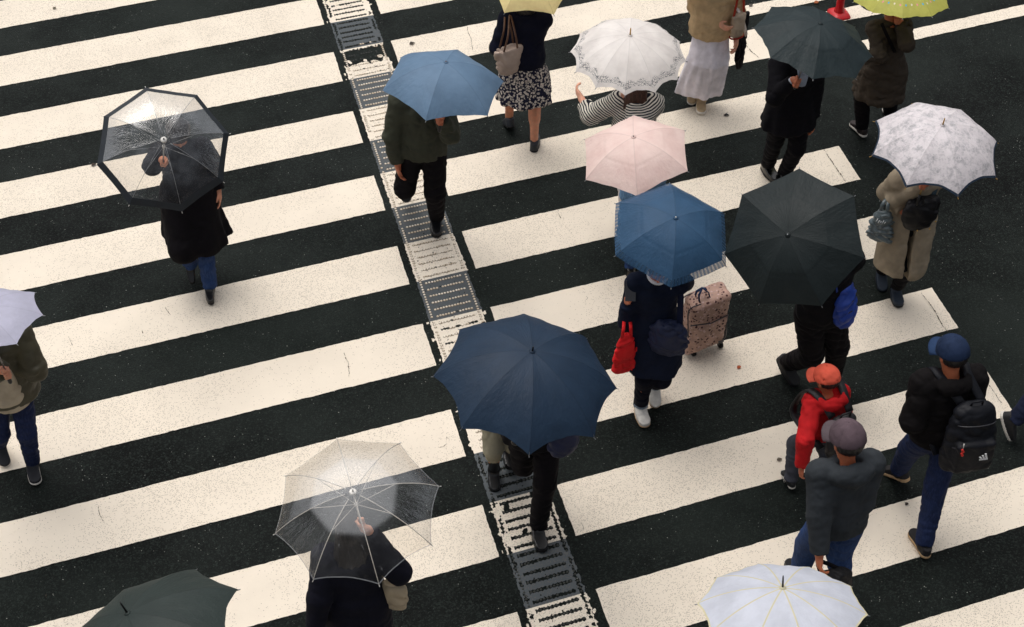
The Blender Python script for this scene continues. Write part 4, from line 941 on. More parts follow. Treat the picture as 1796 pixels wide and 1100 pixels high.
person('P12', 'person in black trousers with a blue bag under the large black umbrella', (1413, 700), (.5, .8), 1.74, ankles=((1462, 652, .1), (1382, 636, .17)), toes=((.6, .7), (.65, .6)), pitch=(0, 28),
       top=dict(kind='jacket', mat=BLK2, hem=.84, inf=.035), bottom=dict(mat=BLK, w=1.25, hem=1.15), shoes=dict(mat=simple('black_runner', (22, 23, 26), .7), solem=RUBB), hair=(HBLK, 'short'), umb=(1, 'P12', .58), hands=((1440, 485, 1.2), None))
person('P13', 'child in an orange cap and red hoodie carrying a black backpack', (1424, 858), (-.62, -.8), 1.15, ankles=((1387, 840, .1), (1458, 846, .1)), toes=((-.5, -.8), (-.4, -.9)), pitch=(0, 8),
       top=dict(kind='hoodie', mat=cloth((176, 26, 30), .8), hem=.86, inf=.035, hood=True, hoodk=.9, wr=.009), bottom=dict(mat=cloth((66, 68, 76)), w=1.3), shoes=dict(mat=simple('black_knit', (26, 26, 28), .7), solem=RUBW, lace=RUBW), hair=(HBLK, 'short'), cap=(cloth((222, 94, 72), .75), cloth((224, 98, 76), .75)), hands=((1406, 822, .58), None), elbows=((1412, 775, .80), None), skinm=SKIN3, tilt=10, headturn=12, headk=1.32)
person('P14', 'man in a grey hoodie and mauve-grey cap holding a black bag', (1440, 1064), (-.5, -1), 1.69, ankles=((1400, 1006, .1), (1478, 1062, .1)), toes=((-.4, -.9), (-.5, -.9)), pitch=(0, 5),
       top=dict(kind='hoodie', mat=cloth((50, 54, 58), .85), hem=.84, inf=.036, hood=True, hoodk=1.2, wr=.0045, fold=.02), bottom=dict(mat=DEN, w=1.25, hem=1.1), shoes=dict(mat=BLACKP), hair=(HBLK, 'short'), cap=(cloth((86, 72, 78), .8), cloth((84, 74, 78), .8)), hands=((1437, 974, .86), (1478, 880, .98)), elbows=((1437, 905, 1.10), (1513, 878, 1.08)), skinm=SKIN3, build=1.04, tilt=8, headturn=10, headk=1.14)
person('P15', 'man in a navy cap, black hooded jacket and blue jeans with a big black backpack', (1610, 912), (-.45, -1), 1.70, ankles=((1577, 822, .13), (1621, 952, .1)), toes=((-.75, -.7), (-.5, -.85)), pitch=(24, 0),
       top=dict(kind='jacket', mat=cloth((15, 12, 13), .85), hem=.86, inf=.042, hood=True, wr=.009), bottom=dict(mat=cloth((23, 35, 66), .8, .2, kind='denim'), w=1.12), shoes=dict(mat=simple('black_suede_shoe', (26, 24, 26), .8), solem=TAN, sole=.03), hair=(HBLK, 'short'), cap=(cloth((28, 42, 68), .75), cloth((38, 58, 90), .75)), hands=((1622, 694, 1.18), (1650, 690, 1.15)), elbows=((1601, 738, 1.12), None), skinm=SKIN3, build=1.05, tilt=8, headturn=14, headk=1.08)
person('P16', 'person at the right edge with only a lifted shoe and navy trouser leg showing', (1858, 742), (1, .1), 1.7, ankles=((1779, 738, .22), (1925, 735, .1)), toes=((.9, .3), (1, .1)), pitch=(62, 0),
       top=dict(kind='jacket', mat=BLK2, hem=.84, inf=.035), bottom=dict(mat=cloth((26, 32, 52)), w=1.1), shoes=dict(mat=simple('black_runner_two', (24, 24, 27), .7), solem=RUBW, sole=.026), hair=(HBLK, 'short'))
person('P17', 'person in black trousers and black shoes under the big navy umbrella', (934, 902), (.12, 1), 1.72, ankles=((944, 922, .1), (914, 792, .25)), toes=((.25, 1), (.1, 1)), pitch=(0, 50),
       top=dict(kind='coat', mat=BLK2, hem=.80, inf=.035), bottom=dict(mat=BLK, w=1.12), shoes=dict(mat=LEATHER, lace=BLACKP), hair=(HBLK, 'short'), umb=(0, 'P17', .72), lean=2, hands=(None, (905, 745, 1.15)))
person('P17b', 'person in khaki trousers and tall black boots under the big navy umbrella', (880, 838), (.02, 1), 1.5, ankles=((893, 785, .14), (867, 822, .1)), toes=((.1, 1), (.05, 1)), pitch=(0, 10), hands=((890, 700, 1.1), (860, 705, 1.1)),
       top=dict(kind='jacket', mat=cloth((70, 66, 60)), hem=.80, inf=.03), bottom=dict(mat=cloth((150, 144, 124)), w=1.1, cut=.42), shoes=dict(mat=LEATHER, boot=.33), hair=(HBLK, 'bob'))
person('P18', 'person with long black hair and navy top under the white-ribbed clear umbrella', (636, 1205), (-.08, -1), 1.62,
       top=dict(kind='coat', mat=cloth((15, 16, 28)), hem=.6, inf=.036, wr=.007), bottom=dict(mat=BLK), shoes=SH_BLK, hair=(HBLK, 'long', .34), hands=((552, 1105, .85), None), umb=(1, 'P18', .42), elbows=(None, (700, 1004, 1.18)), skinm=SKIN2)
person('P19', 'person hidden under the dark green-grey umbrella at the bottom edge', (300, 1440), (-.1, 1), 1.65, top=dict(kind='jacket', mat=BLK2), bottom=dict(mat=BLK), shoes=SH_BLK, hair=(HBLK, 'short'), umb=(0, 'P19', .68))
person('P20', 'person hidden under the pale blue umbrella at the bottom edge', (1350, 1420), (-.1, -1), 1.58, top=dict(kind='jacket', mat=BLK2), bottom=dict(mat=BLK), shoes=SH_BLK, hair=(HBLK, 'bob'), umb=(1, 'P20', .66), hands=((1290, 1180, 1.0), None))

# beige sweater in the open front of the puffer jacket, and the pale shirt at the neck of the suit
J = PEOPLE['P2'][1]; S = SDF(J['pel'] - .35, J['pel'] + .55, .008)
S.loft(J['pel'] - UP * .16, J['pel'] + UP * .30 + J['F'] * .06, J['L'], [(0, .145, .085, .085), (.12, .115, .08, .10), (.44, .05, .05, .10)], k=.02, round_=.03); S.wrinkle(.006, .12, 2)
S.build('sweater', cloth((170, 158, 138)), PEOPLE['P2'][0])

J = PEOPLE['P11'][1]; mb = MB(); n_, F, L = J['neck'], J['F'], J['L']
mb.tube([n_ + UP * (.035 - .02 * math.cos(a)) + F * (.072 * math.cos(a) + .005) + L * .066 * math.sin(a) for a in np.linspace(-2.6, 2.6, 20)], .014, 8)
mb.build('shirt_collar', cloth((226, 226, 230)), PEOPLE['P11'][0])

# ------------------------------------------------------------------ bags and other things people carry
def W(P, J): return J['B'] + P
def bagobj(name, build, mat, origin, label, cat, group=None):
    o = build.build(name, mat, None, origin); tag(o, label, cat, group); return o
def strip(mat, name, pts, wv, wd, parent, th=.0025):
    return MB().strap(pts, wv, wd, th).build(name, mat, parent)
def backpack(J, label, mat, size=(.31, .46, .17), off=(.0, 0.0), drop=.25, lift=0.0, logo=None, charm=False, lower=0.0, hmat=None):
    F, L, sp, s = J['F'], J['L'], J['sp'], J['s']; B = J['B']
    w_, h_, d_ = size; c = J['neck'] - sp * drop - F * (.15 + d_ * .5 + off[0]) + L * off[1]; M = np.array([F, L, sp])
    S = SDF(c - .36, c + .36, .007)
    S.loft(c - sp * h_ * .5, c + sp * h_ * .5, L, [(0, w_ * .50, d_ * .42, 0), (h_ * .25, w_ * .53, d_ * .56, 0), (h_ * .6, w_ * .49, d_ * .5, 0), (h_ * .9, w_ * .40, d_ * .38, .01), (h_, w_ * .30, d_ * .26, .015)], k=.02, round_=.04)
    S.box(c - F * d_ * .42 - sp * h_ * .16, (d_ * .22, w_ * .38, h_ * .24), M, .03, .02)
    S.wrinkle(.006, .10, 9)
    o = bagobj('backpack', S, mat, B, label, 'backpack')
    zp = MB(); 
    for zz, ww in ((.30, .30), (-.02, .34)):
        pts = [c - F * (d_ * (.50 if zz > 0 else .62)) * math.cos(a * .9) + L * w_ * ww * 1.35 * math.sin(a) + sp * (h_ * zz + .02 * math.cos(a * 1.5)) - F * .004 for a in np.linspace(-1.15, 1.15, 14)]
        zp.tube(pts, .0035, 5)
    zp.build('zip', simple('zip_dark', (44, 44, 50), .35, .6), o)
    for sg in (1, -1):
        pts = [c + sp * h_ * .42 + F * .05 + L * sg * .07, J['neck'] - sp * .0 - F * .05 + L * sg * .095 + UP * .045, J['neck'] + F * .06 + L * sg * .115 + UP * .03, J['neck'] + F * .145 + L * sg * .12 - UP * .12, J['neck'] + F * .13 + L * sg * .15 - UP * .27, c - sp * h_ * .36 + F * .06 + L * sg * w_ * .5]
        q = []
        for a in range(len(pts) - 1):
            for t in np.linspace(0, 1, 5)[:-1]:
                p0, p1, p2, p3 = pts[max(a - 1, 0)], pts[a], pts[a + 1], pts[min(a + 2, len(pts) - 1)]
                q.append(.5 * (2 * p1 + (p2 - p0) * t + (2 * p0 - 5 * p1 + 4 * p2 - p3) * t * t + (3 * p1 - p0 - 3 * p2 + p3) * t ** 3))
        q.append(pts[-1]); strip(mat, 'shoulder_strap', q, L, .028, o, .006)
    hp = c + sp * h_ * .5; MB().tube([hp + L * .04 - UP * .01, hp + L * .035 + UP * .035 - F * .01, hp - L * .035 + UP * .035 - F * .01, hp - L * .04 - UP * .01], .008, 8).build('grab_handle', mat, o)
    if logo:
        lm = simple('logo_white', (225, 225, 225), .5); mb = MB(); lc = c - F * (d_ * .5 + .052) - L * .045 - sp * (.055)
        for k in range(3):                                  # three slanted bars of growing height over a bar of small letters
            x = -.024 + k * .018; hh = .014 + k * .012
            V = [lc + L * -(x) + sp * 0, lc + L * -(x + .013) + sp * 0, lc + L * -(x + .013 - .012) + sp * hh, lc + L * -(x - .012) + sp * hh]
            V2 = [v - F * .006 for v in V]; mb.add(V + V2, [(0, 1, 2, 3), (4, 5, 6, 7), (0, 1, 5, 4), (1, 2, 6, 5), (2, 3, 7, 6), (3, 0, 4, 7)])
        for k in range(6):
            x = -.03 + k * .010; V = [lc - L * (x + a) - sp * (.006 + b) - F * e for e in (0, .006) for a, b in ((0, 0), (.007, 0), (.007, .009), (0, .009))]
            mb.add(V, [(0, 1, 2, 3), (4, 5, 6, 7), (0, 1, 5, 4), (1, 2, 6, 5), (2, 3, 7, 6), (3, 0, 4, 7)])
        mb.build('logo', lm, o, smooth=False)
    if charm:
        r_ = simple('charm_red', (205, 40, 28), .4); mb = MB(); cc = c - F * (d_ * .62 + .012) + L * w_ * .30 + sp * .03
        mb.tube([cc + sp * .05, cc + sp * .01], .003, 5); ch = mb.build('charm_cord', WHITEP, o)
        mb = MB()
        for k in range(4): mb.ball(cc - sp * (.004 + .016 * k) + L * (.003 * (-1) ** k), .0095 + .001 * (k % 2), 8)
        mb.build('charm', r_, ch)
    return o
BPM = cloth((13, 15, 22), .55, .25)
backpack(PEOPLE['P15'][1], 'big black backpack with three white slanted bars, on the man in the navy cap', BPM, (.36, .56, .21), (-.01, -.10), .33, logo=True, charm=True)
backpack(PEOPLE['P13'][1], 'small black backpack on the child in the red hoodie', cloth((20, 19, 22), .55, .4), (.25, .36, .13), (0, -.02), .21)

def carried(name, label, cat, mat, c, M, secs, straps=(), smat=None, swd=.011, k=.02, wr=.006, fold=0., round_=.02, extra=None, group=None, lam=.08, sname='strap'):
    """c world centre; M rows = (forward, side, up); secs lofted along up"""
    c = np.asarray(c, float); O = np.array([c[0], c[1], c[2] - .2]); F_, L_, U_ = M; q = c - O; h0 = secs[0][0]; h1 = secs[-1][0]
    S = SDF(q - .42, q + .42, .0075); S.loft(q + U_ * h0, q + U_ * h1, L_, [(t - h0, *r) for t, *r in secs], k=k, fold=fold, nf=5, seed=4, round_=round_)
    if extra: extra(S, q)
    S.wrinkle(wr, lam, seed=int(abs(c[0] * 100)) % 97, dirz=.8); o = S.build(name, mat, None, O); tag(o, label, cat, group)
    for st in straps:
        P = [np.asarray(p) - O for p in st]; q2 = []
        for a in range(len(P) - 1):
            for t in np.linspace(0, 1, 5)[:-1]:
                p0, p1, p2, p3 = P[max(a - 1, 0)], P[a], P[a + 1], P[min(a + 2, len(P) - 1)]
                q2.append(.5 * (2 * p1 + (p2 - p0) * t + (2 * p0 - 5 * p1 + 4 * p2 - p3) * t * t + (3 * p1 - p0 - 3 * p2 + p3) * t ** 3))
        q2.append(P[-1]); strip(smat or mat, sname, q2, L_, swd, o)
    return o, O
def frame(J, turn=0.0, tiltf=0.0):
    F = J['F'] * math.cos(turn) + J['L'] * math.sin(turn); Ux = nrm(UP * math.cos(tiltf) + F * math.sin(tiltf)); L = nrm(np.cross(Ux, F)); return np.array([np.cross(L, Ux), L, Ux])
# beige handbag over the forearm of the navy sweater woman
J = PEOPLE['P4'][1]; M = frame(J, .5); c = at(891, 103, 1.08); BR = cloth((92, 62, 44), .5, .4)
carried('handbag', 'beige canvas handbag with brown straps beside the floral skirt', 'handbag', cloth((176, 158, 146), .7), c, M,
        [(-.15, .085, .05), (-.08, .11, .065), (.06, .135, .06), (.12, .15, .05)], [[c + M[2] * .11 + M[1] * -.07 + M[0] * s_, c + M[2] * .25 - M[1] * .05 + M[0] * s_, J['B'] + J['sh'][0] + UP * .07 + M[0] * s_, c + M[2] * .27 + M[1] * .02 + M[0] * s_, c + M[2] * .11 + M[1] * .06 + M[0] * s_] for s_ in (-.04, .04)], BR, .008,
        extra=lambda S, q: S.ell(q + M[2] * .13, (.04, .11, .05), M, .01, 's'), wr=.008)
# beige shoulder bag
J = PEOPLE['P18'][1]; M = frame(J, -.5, .1); c = at(690, 1040, .98)
carried('shoulder_bag', 'small beige shoulder bag with two thin straps under the white-ribbed clear umbrella', 'shoulder bag', cloth((172, 156, 130), .6, .3), c, M,
        [(-.11, .085, .045), (-.04, .10, .055), (.05, .095, .045), (.09, .09, .035)], [[c + M[2] * .08 + M[1] * .07, c + M[2] * .26 + M[1] * .10, at(640, 940, 1.42), ], [c + M[2] * .08 - M[1] * .06, c + M[2] * .24 - M[1] * .0, at(656, 942, 1.40)]], cloth((160, 140, 112), .6), .008,
        extra=lambda S, q: S.ell(q + M[2] * .095 + M[1] * .02, (.028, .055, .035), M, .008, 's'), wr=.005)
# red tote on the elbow, navy bag
J = PEOPLE['P11'][1]; M = frame(J, .35); RED = cloth((204, 22, 26), .7, .3)
c = at(1097, 618, .82)
carried('tote_bag', 'bright red cloth tote hanging from the arm that holds the phone', 'tote bag', RED, c, M, [(-.19, .095, .035), (-.05, .095, .045), (.09, .07, .04), (.18, .035, .025)],
        [[c + M[2] * .14 + M[1] * s_, c + M[2] * .24 + M[1] * s_ * .8, J['B'] + J['el'][1] + UP * .055 + M[1] * s_ * .6] for s_ in (-.035, .035)], RED, .012, wr=.012, fold=.05, lam=.07)
c = at(1172, 590, .98); M2 = frame(J, -.25, .1)
carried('shoulder_bag', 'dark navy soft bag slung at the side of the person in the navy coat', 'shoulder bag', cloth((26, 34, 62), .6, .35), c, M2, [(-.15, .13, .07), (-.05, .155, .085), (.08, .14, .075), (.15, .09, .05)],
        [[c + M2[2] * .12 + M2[1] * .08, J['B'] + J['sh'][0] + UP * .085, c + M2[2] * .12 - M2[1] * .08 - M2[0] * .1]], cloth((22, 28, 52), .6), .022, wr=.010)
# phone
ph = at(1106, 510, 1.36); Mh = frame(J, 0, -.7); mb = MB()
R3 = np.array([Mh[0], Mh[1], Mh[2]]).T
def rbox(hx, hy, hz, cx=0, cy=0, cz=0):
    V = [R3 @ np.array([cx + a * hx, cy + b * hy, cz + d * hz]) for a in (-1, 1) for b in (-1, 1) for d in (-1, 1)]
    return V, [(0, 1, 3, 2), (4, 6, 7, 5), (0, 4, 5, 1), (2, 3, 7, 6), (0, 2, 6, 4), (1, 5, 7, 3)]
mb.add(*rbox(.0045, .037, .075)); o = mb.build('phone', simple('phone_body', (30, 30, 34), .3, .6), None, ph, smooth=False); tag(o, 'dark phone held up in front of the person with the red tote', 'phone')
mb = MB(); mb.add(*rbox(.0008, .034, .070, -.0055)); mb.build('screen', simple('phone_glass', (70, 80, 92), .1, .8), o, smooth=False)
# the patterned trolley bag
g0 = at(1237, 611); Lx = gdir(1237, 611, 1, -.30); Fx = np.cross(Lx, UP); tl = nrm(UP + Fx * .12 - Lx * .16); M = np.array([np.cross(Lx, tl), Lx, tl]); c = g0 + tl * .37 + Fx * -.02
SC = cloth((176, 143, 128), .6, .3, kind='print', rgb2=(70, 34, 34), sc=1.25); O = g0.copy(); q = c - O
S = SDF(q - .45, q + .45, .007); S.box(q, (.095, .165, .285), M, .045, .01); S.box(q - M[0] * -.085 - tl * .09, (.035, .135, .155), M, .03, .015); S.box(q - M[0] * .085 - tl * .09, (.035, .135, .155), M, .03, .015); S.wrinkle(.006, .11, 5)
case = S.build('trolley_bag', SC, None, O); tag(case, 'dusty pink patterned trolley bag on small wheels behind the person in the navy coat', 'trolley bag')
DKB = simple('piping_dark', (38, 34, 42), .4); mb = MB()
for sg in (1, -1):
    for w_, hh, dd in ((.168, .272, .062), (.168, .272, -.062)):
        pts = []
        for a in np.linspace(0, 2 * math.pi, 41):
            ca, sa = math.cos(a), math.sin(a); pts.append(q + Lx * w_ * abs(ca) ** .35 * np.sign(ca) + tl * hh * abs(sa) ** .28 * np.sign(sa) + M[0] * dd)
        if sg == 1: mb.tube(pts, .0055, 6)
    mb.tube([q + Lx * -.165 + tl * .09 + M[0] * sg * .10, q + tl * .085 + M[0] * sg * .128, q + Lx * .165 + tl * .09 + M[0] * sg * .10], .005, 6)
mb.build('piping', DKB, case)
mb = MB().add([q + Lx * (.06 + a) + tl * (-.20 + b) - M[0] * sg2 * .131 for sg2 in (-1, 1) for a, b in ((0, 0), (.05, 0), (.05, .03), (0, .03))], [(0, 1, 2, 3), (4, 5, 6, 7)]); mb.build('badge', DKB, case)
for sg in (1, -1):
    wc = q + Lx * sg * .12 - tl * .33 + M[0] * .05; mb = MB(); rr = .030
    wc = np.array([wc[0], wc[1], rr + .001]); mb.tube([wc - Lx * .013, wc + Lx * .013], rr, 16); wh = mb.build('wheel', RUBB, case)
    mb = MB(); mb.tube([wc, q + Lx * sg * .12 - tl * .26 + M[0] * .05], .018, 8); mb.build('wheel_bracket', DKB, case)
NB = cloth((32, 48, 78), .6); hb = q + tl * .265
for off in (-.035, .035):
    pts = [hb + Lx * -.055 + M[0] * off, hb + Lx * -.05 + tl * .07 + M[0] * off * .6, hb + Lx * -.01 + tl * .12, hb + Lx * .035 + tl * .07 + M[0] * off * .6, hb + Lx * .04 + M[0] * off]
    strip(NB, 'handle', pts, M[0], .010, case, .003)
# blue bag under the black umbrella
J = PEOPLE['P12'][1]; M = frame(J, .9, -.15); c = at(1480, 528, 1.08); BB = cloth((30, 62, 150), .5, .4)
o, O = carried('crossbody_bag', 'royal blue rucksack with black zips beside the black umbrella', 'bag', BB, c, M, [(-.19, .11, .07), (-.08, .14, .095), (.06, .13, .09), (.17, .08, .055)], [[c + M[2] * .12, J['B'] + J['neck'] + UP * .06, J['B'] + J['neck'] - UP * .2 + J['F'] * .15]], BB, .016, wr=.010)
q = c - O; mb = MB()
for zz in (-.03, .06): mb.tube([q + M[0] * -.092 * math.cos(a) + M[1] * .118 * math.sin(a) + M[2] * (zz + .02 * math.cos(a)) for a in np.linspace(-1.4, 1.4, 12)] if False else [q - M[0] * .088 * math.cos(a) + M[1] * .12 * math.sin(a) + M[2] * zz for a in np.linspace(-3.1, 3.1, 30)], .005, 6)
mb.build('zip', BLACKP, o)
# black bag and plastic bag of the beige coat
J = PEOPLE['P9'][1]; M = frame(J, .2, .0); c = at(1614, 374, 1.08); BG = cloth((15, 13, 17), .5, .35)
o, O = carried('shoulder_bag', 'black leather-look bag with small brass studs in front of the beige coat', 'shoulder bag', BG, c, M, [(-.13, .11, .06), (-.04, .155, .08), (.08, .165, .075), (.15, .13, .05)],
        [[c + M[2] * .12 + M[1] * .08, J['B'] + J['sh'][0] + UP * .085, c + M[2] * .12 - M[1] * .08 - M[0] * .05]], simple('strap_teal', (40, 60, 70), .6), .018, wr=.008)
for dx, dz in ((-.05, -.10), (.06, -.11), (.10, -.05)): MB().ball(c - O + M[0] * .078 + M[1] * dx + M[2] * dz, .007, 8).build('stud', BRASS, o)
c = at(1547, 392, .92); M = frame(J, -.6, .0); PLB = simple('grey_plastic_film', (86, 98, 102), .28, .6, var=.25)
o, O = carried('carrier_bag', 'grey-green glossy carrier bag hanging from the forearm of the beige coat', 'carrier bag', PLB, c, M, [(-.17, .10, .035), (-.05, .105, .045), (.06, .085, .04), (.13, .05, .025)],
        [[c + M[2] * .10 + M[1] * s_, c + M[2] * .20 + M[1] * s_ * .6, J['B'] + J['el'][1] * .7 + J['wr'][1] * .3 + UP * .05] for s_ in (-.03, .03)], PLB, .014, wr=.014, fold=.08, lam=.06)
mb = MB(); lm = simple('print_white', (220, 222, 222), .5); q = c - O
for k in range(5):
    a = (k - 2) * .016; mb.tube([q - M[0] * -.05 + M[1] * (a - .006) + M[2] * (.045 - .012 * (k % 2)), q - M[0] * -.052 + M[1] * (a + .004) + M[2] * (.075 - .01 * (k % 3))], .003, 5)
mb.build('printed_mark', lm, o)
# tote and black cloth at the top
J = PEOPLE['P6'][1]; M = frame(J, .7); c = at(1294, 44, .98)
o, O = carried('tote_bag', 'beige tote with red edging at the side of the person in the white skirt', 'tote bag', cloth((178, 160, 140), .7), c, M, [(-.12, .07, .04), (0, .075, .05), (.12, .08, .035)], [[c + M[2] * .1 + M[1] * s_, c + M[2] * .32 + M[1] * s_ * .5] for s_ in (-.06, .06)], cloth((176, 62, 44), .6), .012)
q = c - O; MB().tube([q + M[1] * .073 * math.cos(a) + M[0] * .042 * math.sin(a) - M[2] * .115 for a in np.linspace(0, 6.283, 25)], .008, 6).build('base_trim', cloth((150, 40, 32), .6), o)
c = at(1299, 82, .62); M = frame(J, 1.0)
carried('folded_jacket', 'black garment hanging over the arm beside the long white skirt', 'jacket', cloth((18, 16, 20)), c, M, [(-.24, .04, .02, 0, .01), (-.12, .075, .03), (.05, .07, .032), (.2, .065, .035), (.36, .05, .03, 0, .03)], [], wr=.012, fold=.10, lam=.1)
MB().strap([at(1290, 8, 1.18) - J['B'], at(1303, 35, 1.02) - J['B'], at(1309, 62, .80) - J['B']], M[1], .018, .004).build('scarf_edge', cloth((226, 214, 206), .7), PEOPLE['P6'][0])
# black bag in the hand of the grey hoodie man
J = PEOPLE['P14'][1]; M = frame(J, .3, -.05); c = at(1458, 1030, .56)
o, O = carried('holdall', 'black soft bag carried low by the man in the grey hoodie', 'bag', cloth((19, 18, 20), .6, .3), c, M, [(-.15, .12, .06), (-.05, .17, .09), (.08, .15, .08), (.16, .07, .05)], [[c + M[2] * .12 + M[1] * .08, J['B'] + J['wr'][0] - UP * .06, c + M[2] * .12 - M[1] * .08]], BLK, .014, wr=.012)
q = c - O; MB().tube([q - M[0] * .088 + M[1] * (-.09) + M[2] * .02, q - M[0] * .094 - M[1] * .075 + M[2] * -.005, q - M[0] * .09 - M[1] * .10 - M[2] * .015], .004, 6).build('zip_pull', WHITEP, o)
# navy bag under the big umbrella
J = PEOPLE['P17'][1]; M = frame(J, .4); c = at(988, 772, 1.02)
carried('shoulder_bag', 'navy bag just showing below the right side of the big navy umbrella', 'shoulder bag', cloth((24, 32, 64), .6, .35), c, M, [(-.13, .09, .05), (-.03, .12, .07), (.12, .11, .05)], [[c + M[2] * .10, J['B'] + J['sh'][0] + UP * .07]], BLK, .014)
# cross strap on the olive jacket
J = PEOPLE['P8'][1]; s_ = J['s']; n_, F, L = J['neck'], J['F'], J['L']; pts = []
for a in np.linspace(0, 1, 12): pts.append(n_ + L * (.11 - .30 * a) - F * (.03 + .155 * math.sin(math.pi * min(1, a * 1.25 + .12)) ** .6) + UP * (.075 - .55 * a) + L * 0)
MB().strap(pts, np.cross(F, nrm(pts[-1] - pts[0])), .014, .003).build('cross_strap', BLK, PEOPLE['P8'][0])

# small marks that can be read on clothes
J = PEOPLE['P13'][1]; HM = J['HM']; s_ = J['s']; q0 = J['capc']; mb = MB()
for k, st in enumerate([[(-1, 1), (-.2, -1), (.6, 1)], [(-.8, -1), (0, 1), (.8, -1)], [(-.8, -1), (-.8, 1), (.8, -1), (.8, 1)], [(.8, .8), (-.8, .6), (.8, -.4), (-.8, -.9)]]):
    P_ = []
    for a, b in st:
        y = (-.024 + .016 * k) * -1 - a * .0065; el_ = .62 + b * .085; d = np.array([math.cos(el_) * math.cos(y / .09), math.sin(y / .09) * 1.0, math.sin(el_)])
        d = d * np.array([.112, .096, .103]) * s_; P_.append(q0 - HM[2] * .02 + HM.T @ d * 1.03)
    mb.tube(P_, .0026, 5)
mb.build('cap_lettering', cloth((236, 214, 176)), PEOPLE['P13'][0])
def shoemark(key, i, pts, side, wd=.0035, up=.036, x0=.03):
    J = PEOPLE[key][1]; td = J['td'][i]; a = J['ank'][i]; dn = -np.cross(td, np.cross(UP, td)); dn = nrm(dn) * (1 if dn[2] < 0 else -1); lat = np.cross(-dn, td); c0 = a + dn * .085 * J['s']
    mb = MB()
    for st in pts: mb.tube([c0 + td * (x0 + x * .02) - dn * (up + z * .014) + lat * side * (.0425 + .003 * (1 - abs(z))) for x, z in st], wd, 5)
    mb.build('shoe_mark', RUBW, PEOPLE[key][0])
shoemark('P12', 1, [[(-1, -1), (-.6, 1), (.6, -1), (1, 1)]], -1)
shoemark('P13', 0, [[(-1, 1), (-.4, 0), (-1, -1)], [(1, 1), (.4, 0), (1, -1)]], 1, .003)

# ------------------------------------------------------------------ street things
RP = simple('red_post_rubber', (188, 16, 24), .4, .5); g0 = at(1471, 26)
r0 = empty('delineator_post', g0); tag(r0, 'red plastic road post on a flat foot next to the dotted umbrella', 'road post')
mb = MB(); F_ = gdir(1471, 26, 1, -.15); L_ = np.cross(UP, F_); poly = []
for a in np.linspace(0, 2 * math.pi, 29)[:-1]:
    ca, sa = math.cos(a), math.sin(a); p = F_ * .10 * abs(ca) ** .45 * np.sign(ca) + L_ * .115 * abs(sa) ** .45 * np.sign(sa); poly.append(p)
mb.add([p + UP * .004 for p in poly] + [p * .92 + UP * .022 for p in poly] + [p * .5 + UP * .045 for p in poly], [tuple(range(28))[::-1]] + [(k * 28 + i, k * 28 + (i + 1) % 28, (k + 1) * 28 + (i + 1) % 28, (k + 1) * 28 + i) for k in range(2) for i in range(28)] + [tuple(range(56, 84))])
mb.build('foot', RP, r0); MB().tube([(0, 0, .03), (0, 0, .06), (0, 0, .10), (0, 0, .74), (0, 0, .80), (0, 0, .815)], [.055, .05, .040, .040, .036, .02], 20).build('post', RP, r0)
for z in (.5, .66): MB().tube([(0, 0, z), (0, 0, z + .09)], .0415, 20).build('reflector_band', WHITEP, r0)
g0 = at(1536, 7); GC = NT('cast_cover'); hh = GC.vor(70, None, 'F1'); GC = GC.done(GC.bsdf(GC.mix(GC.ramp(hh, .2, .5), lin((142, 134, 126)), lin((96, 92, 88))), .6, .3, GC.bump(hh, .6, .006)))
o = empty('utility_cover', g0); tag(o, 'round speckled grey ground cover with a dark rim, half under the dotted umbrella', 'ground cover')
MB().prism([(.15 * math.cos(a), .15 * math.sin(a)) for a in np.linspace(0, 6.283, 41)[:-1]], .005, .014).build('lid', GC, o, smooth=False)
ring = MB(); V = []; Fq = []
for i in range(40):
    a = i / 40 * 6.28319
    for r, z in ((.151, .005), (.151, .017), (.162, .017), (.164, .005)): V.append((r * math.cos(a), r * math.sin(a), z))
for i in range(40):
    for j in range(3): Fq.append((i * 4 + j, i * 4 + j + 1, ((i + 1) % 40) * 4 + j + 1, ((i + 1) % 40) * 4 + j))
ring.add(V, Fq).build('rim', BLACKP, o, smooth=False)
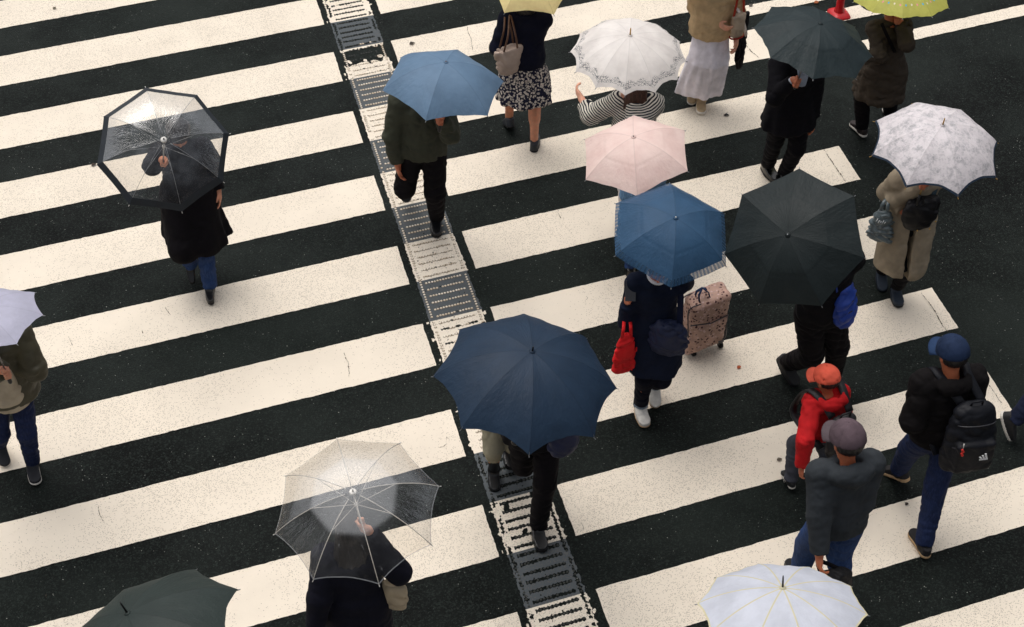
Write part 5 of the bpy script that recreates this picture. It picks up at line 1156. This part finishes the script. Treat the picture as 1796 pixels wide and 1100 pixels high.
def leaf(x, y, sz, rgb, ang, label, cat='leaf', name='fallen_leaf', z=.006):
    g = at(x, y); rg = np.random.default_rng(int(x)); V = []; n = 9; up_ = [];
    for i in range(n + 1):
        t = i / n; w_ = math.sin(math.pi * t ** .8) * .36 * rg.uniform(.8, 1.15); zz = .004 + .006 * math.sin(t * 3) * rg.uniform(.5, 1.2)
        for yy in (-w_, 0, w_): V.append(((t - .5) * sz, yy * sz, (zz + abs(yy) * .012 - .0) if True else 0))
    Fq = [(i * 3 + j, i * 3 + j + 1, i * 3 + j + 4, i * 3 + j + 3) for i in range(n) for j in range(2)]
    V = np.array(V); cA, sA = math.cos(ang), math.sin(ang); V = np.stack([V[:, 0] * cA - V[:, 1] * sA, V[:, 0] * sA + V[:, 1] * cA, V[:, 2]], 1)
    o = meshobj(name, V, Fq, simple('leaf_tone', rgb, .6, .3, var=.3), None, g + UP * z); md = o.modifiers.new('t', 'SOLIDIFY'); md.thickness = .0012; tag(o, label, cat)
leaf(1296, 646, .045, (176, 84, 40), .6, 'small orange-brown leaf on the white stripe left of the orange cap')
leaf(1274, 204, .055, (44, 40, 38), -.3, 'small dark leaf on the white stripe below the long white skirt')
leaf(723, 78, .06, (62, 54, 46), .1, 'dark crumpled leaf on the white stripe above the light blue umbrella')
leaf(165, 291, .05, (58, 46, 36), .2, 'dark curled leaf left of the black-edged clear umbrella')
leaf(96, 16, .045, (96, 90, 70), .9, 'small dull leaf on the white stripe in the top left corner')
leaf(1367, 808, .045, (104, 92, 78), .0, 'faded leaf fragment beside the shoe of the child in the red hoodie')
leaf(1296, 1, .05, (70, 64, 58), .2, 'dark scrap on the thin white line at the top edge', 'scrap', 'litter_scrap') if False else None
leaf(1317, 11, .05, (84, 78, 70), .2, 'dark leaf scrap on the thin white line at the top edge, above the dark umbrella')
leaf(1590, 886, .035, (62, 54, 48), .5, 'tiny dark leaf on the stripe between the grey hoodie and the blue jeans')
leaf(1453, 8, .07, (150, 80, 40), .2, 'rust-brown leaf at the top edge left of the red road post') if False else leaf(1432, 6, .06, (156, 84, 40), .2, 'rust-brown leaf at the top edge left of the red road post')
# umbrella whose canopy is above the frame: only its shaft and white grip show
hd_ = at(1262, 46, .95); tp_ = at(1250, -2, 1.25); axv = nrm(tp_ - hd_)
U('P6', 'umbrella with black shaft and white grip held by the person in the beige jacket', hd_ + axv * .97, math.atan2(axv[0], axv[2]), math.atan2(axv[1], axv[2]), .3, .46, .16, 8, fabric((60, 62, 70), n_=8), shaft=.97, ferrule=.05, ribmat=BLACKP, hmat=WHITEP)
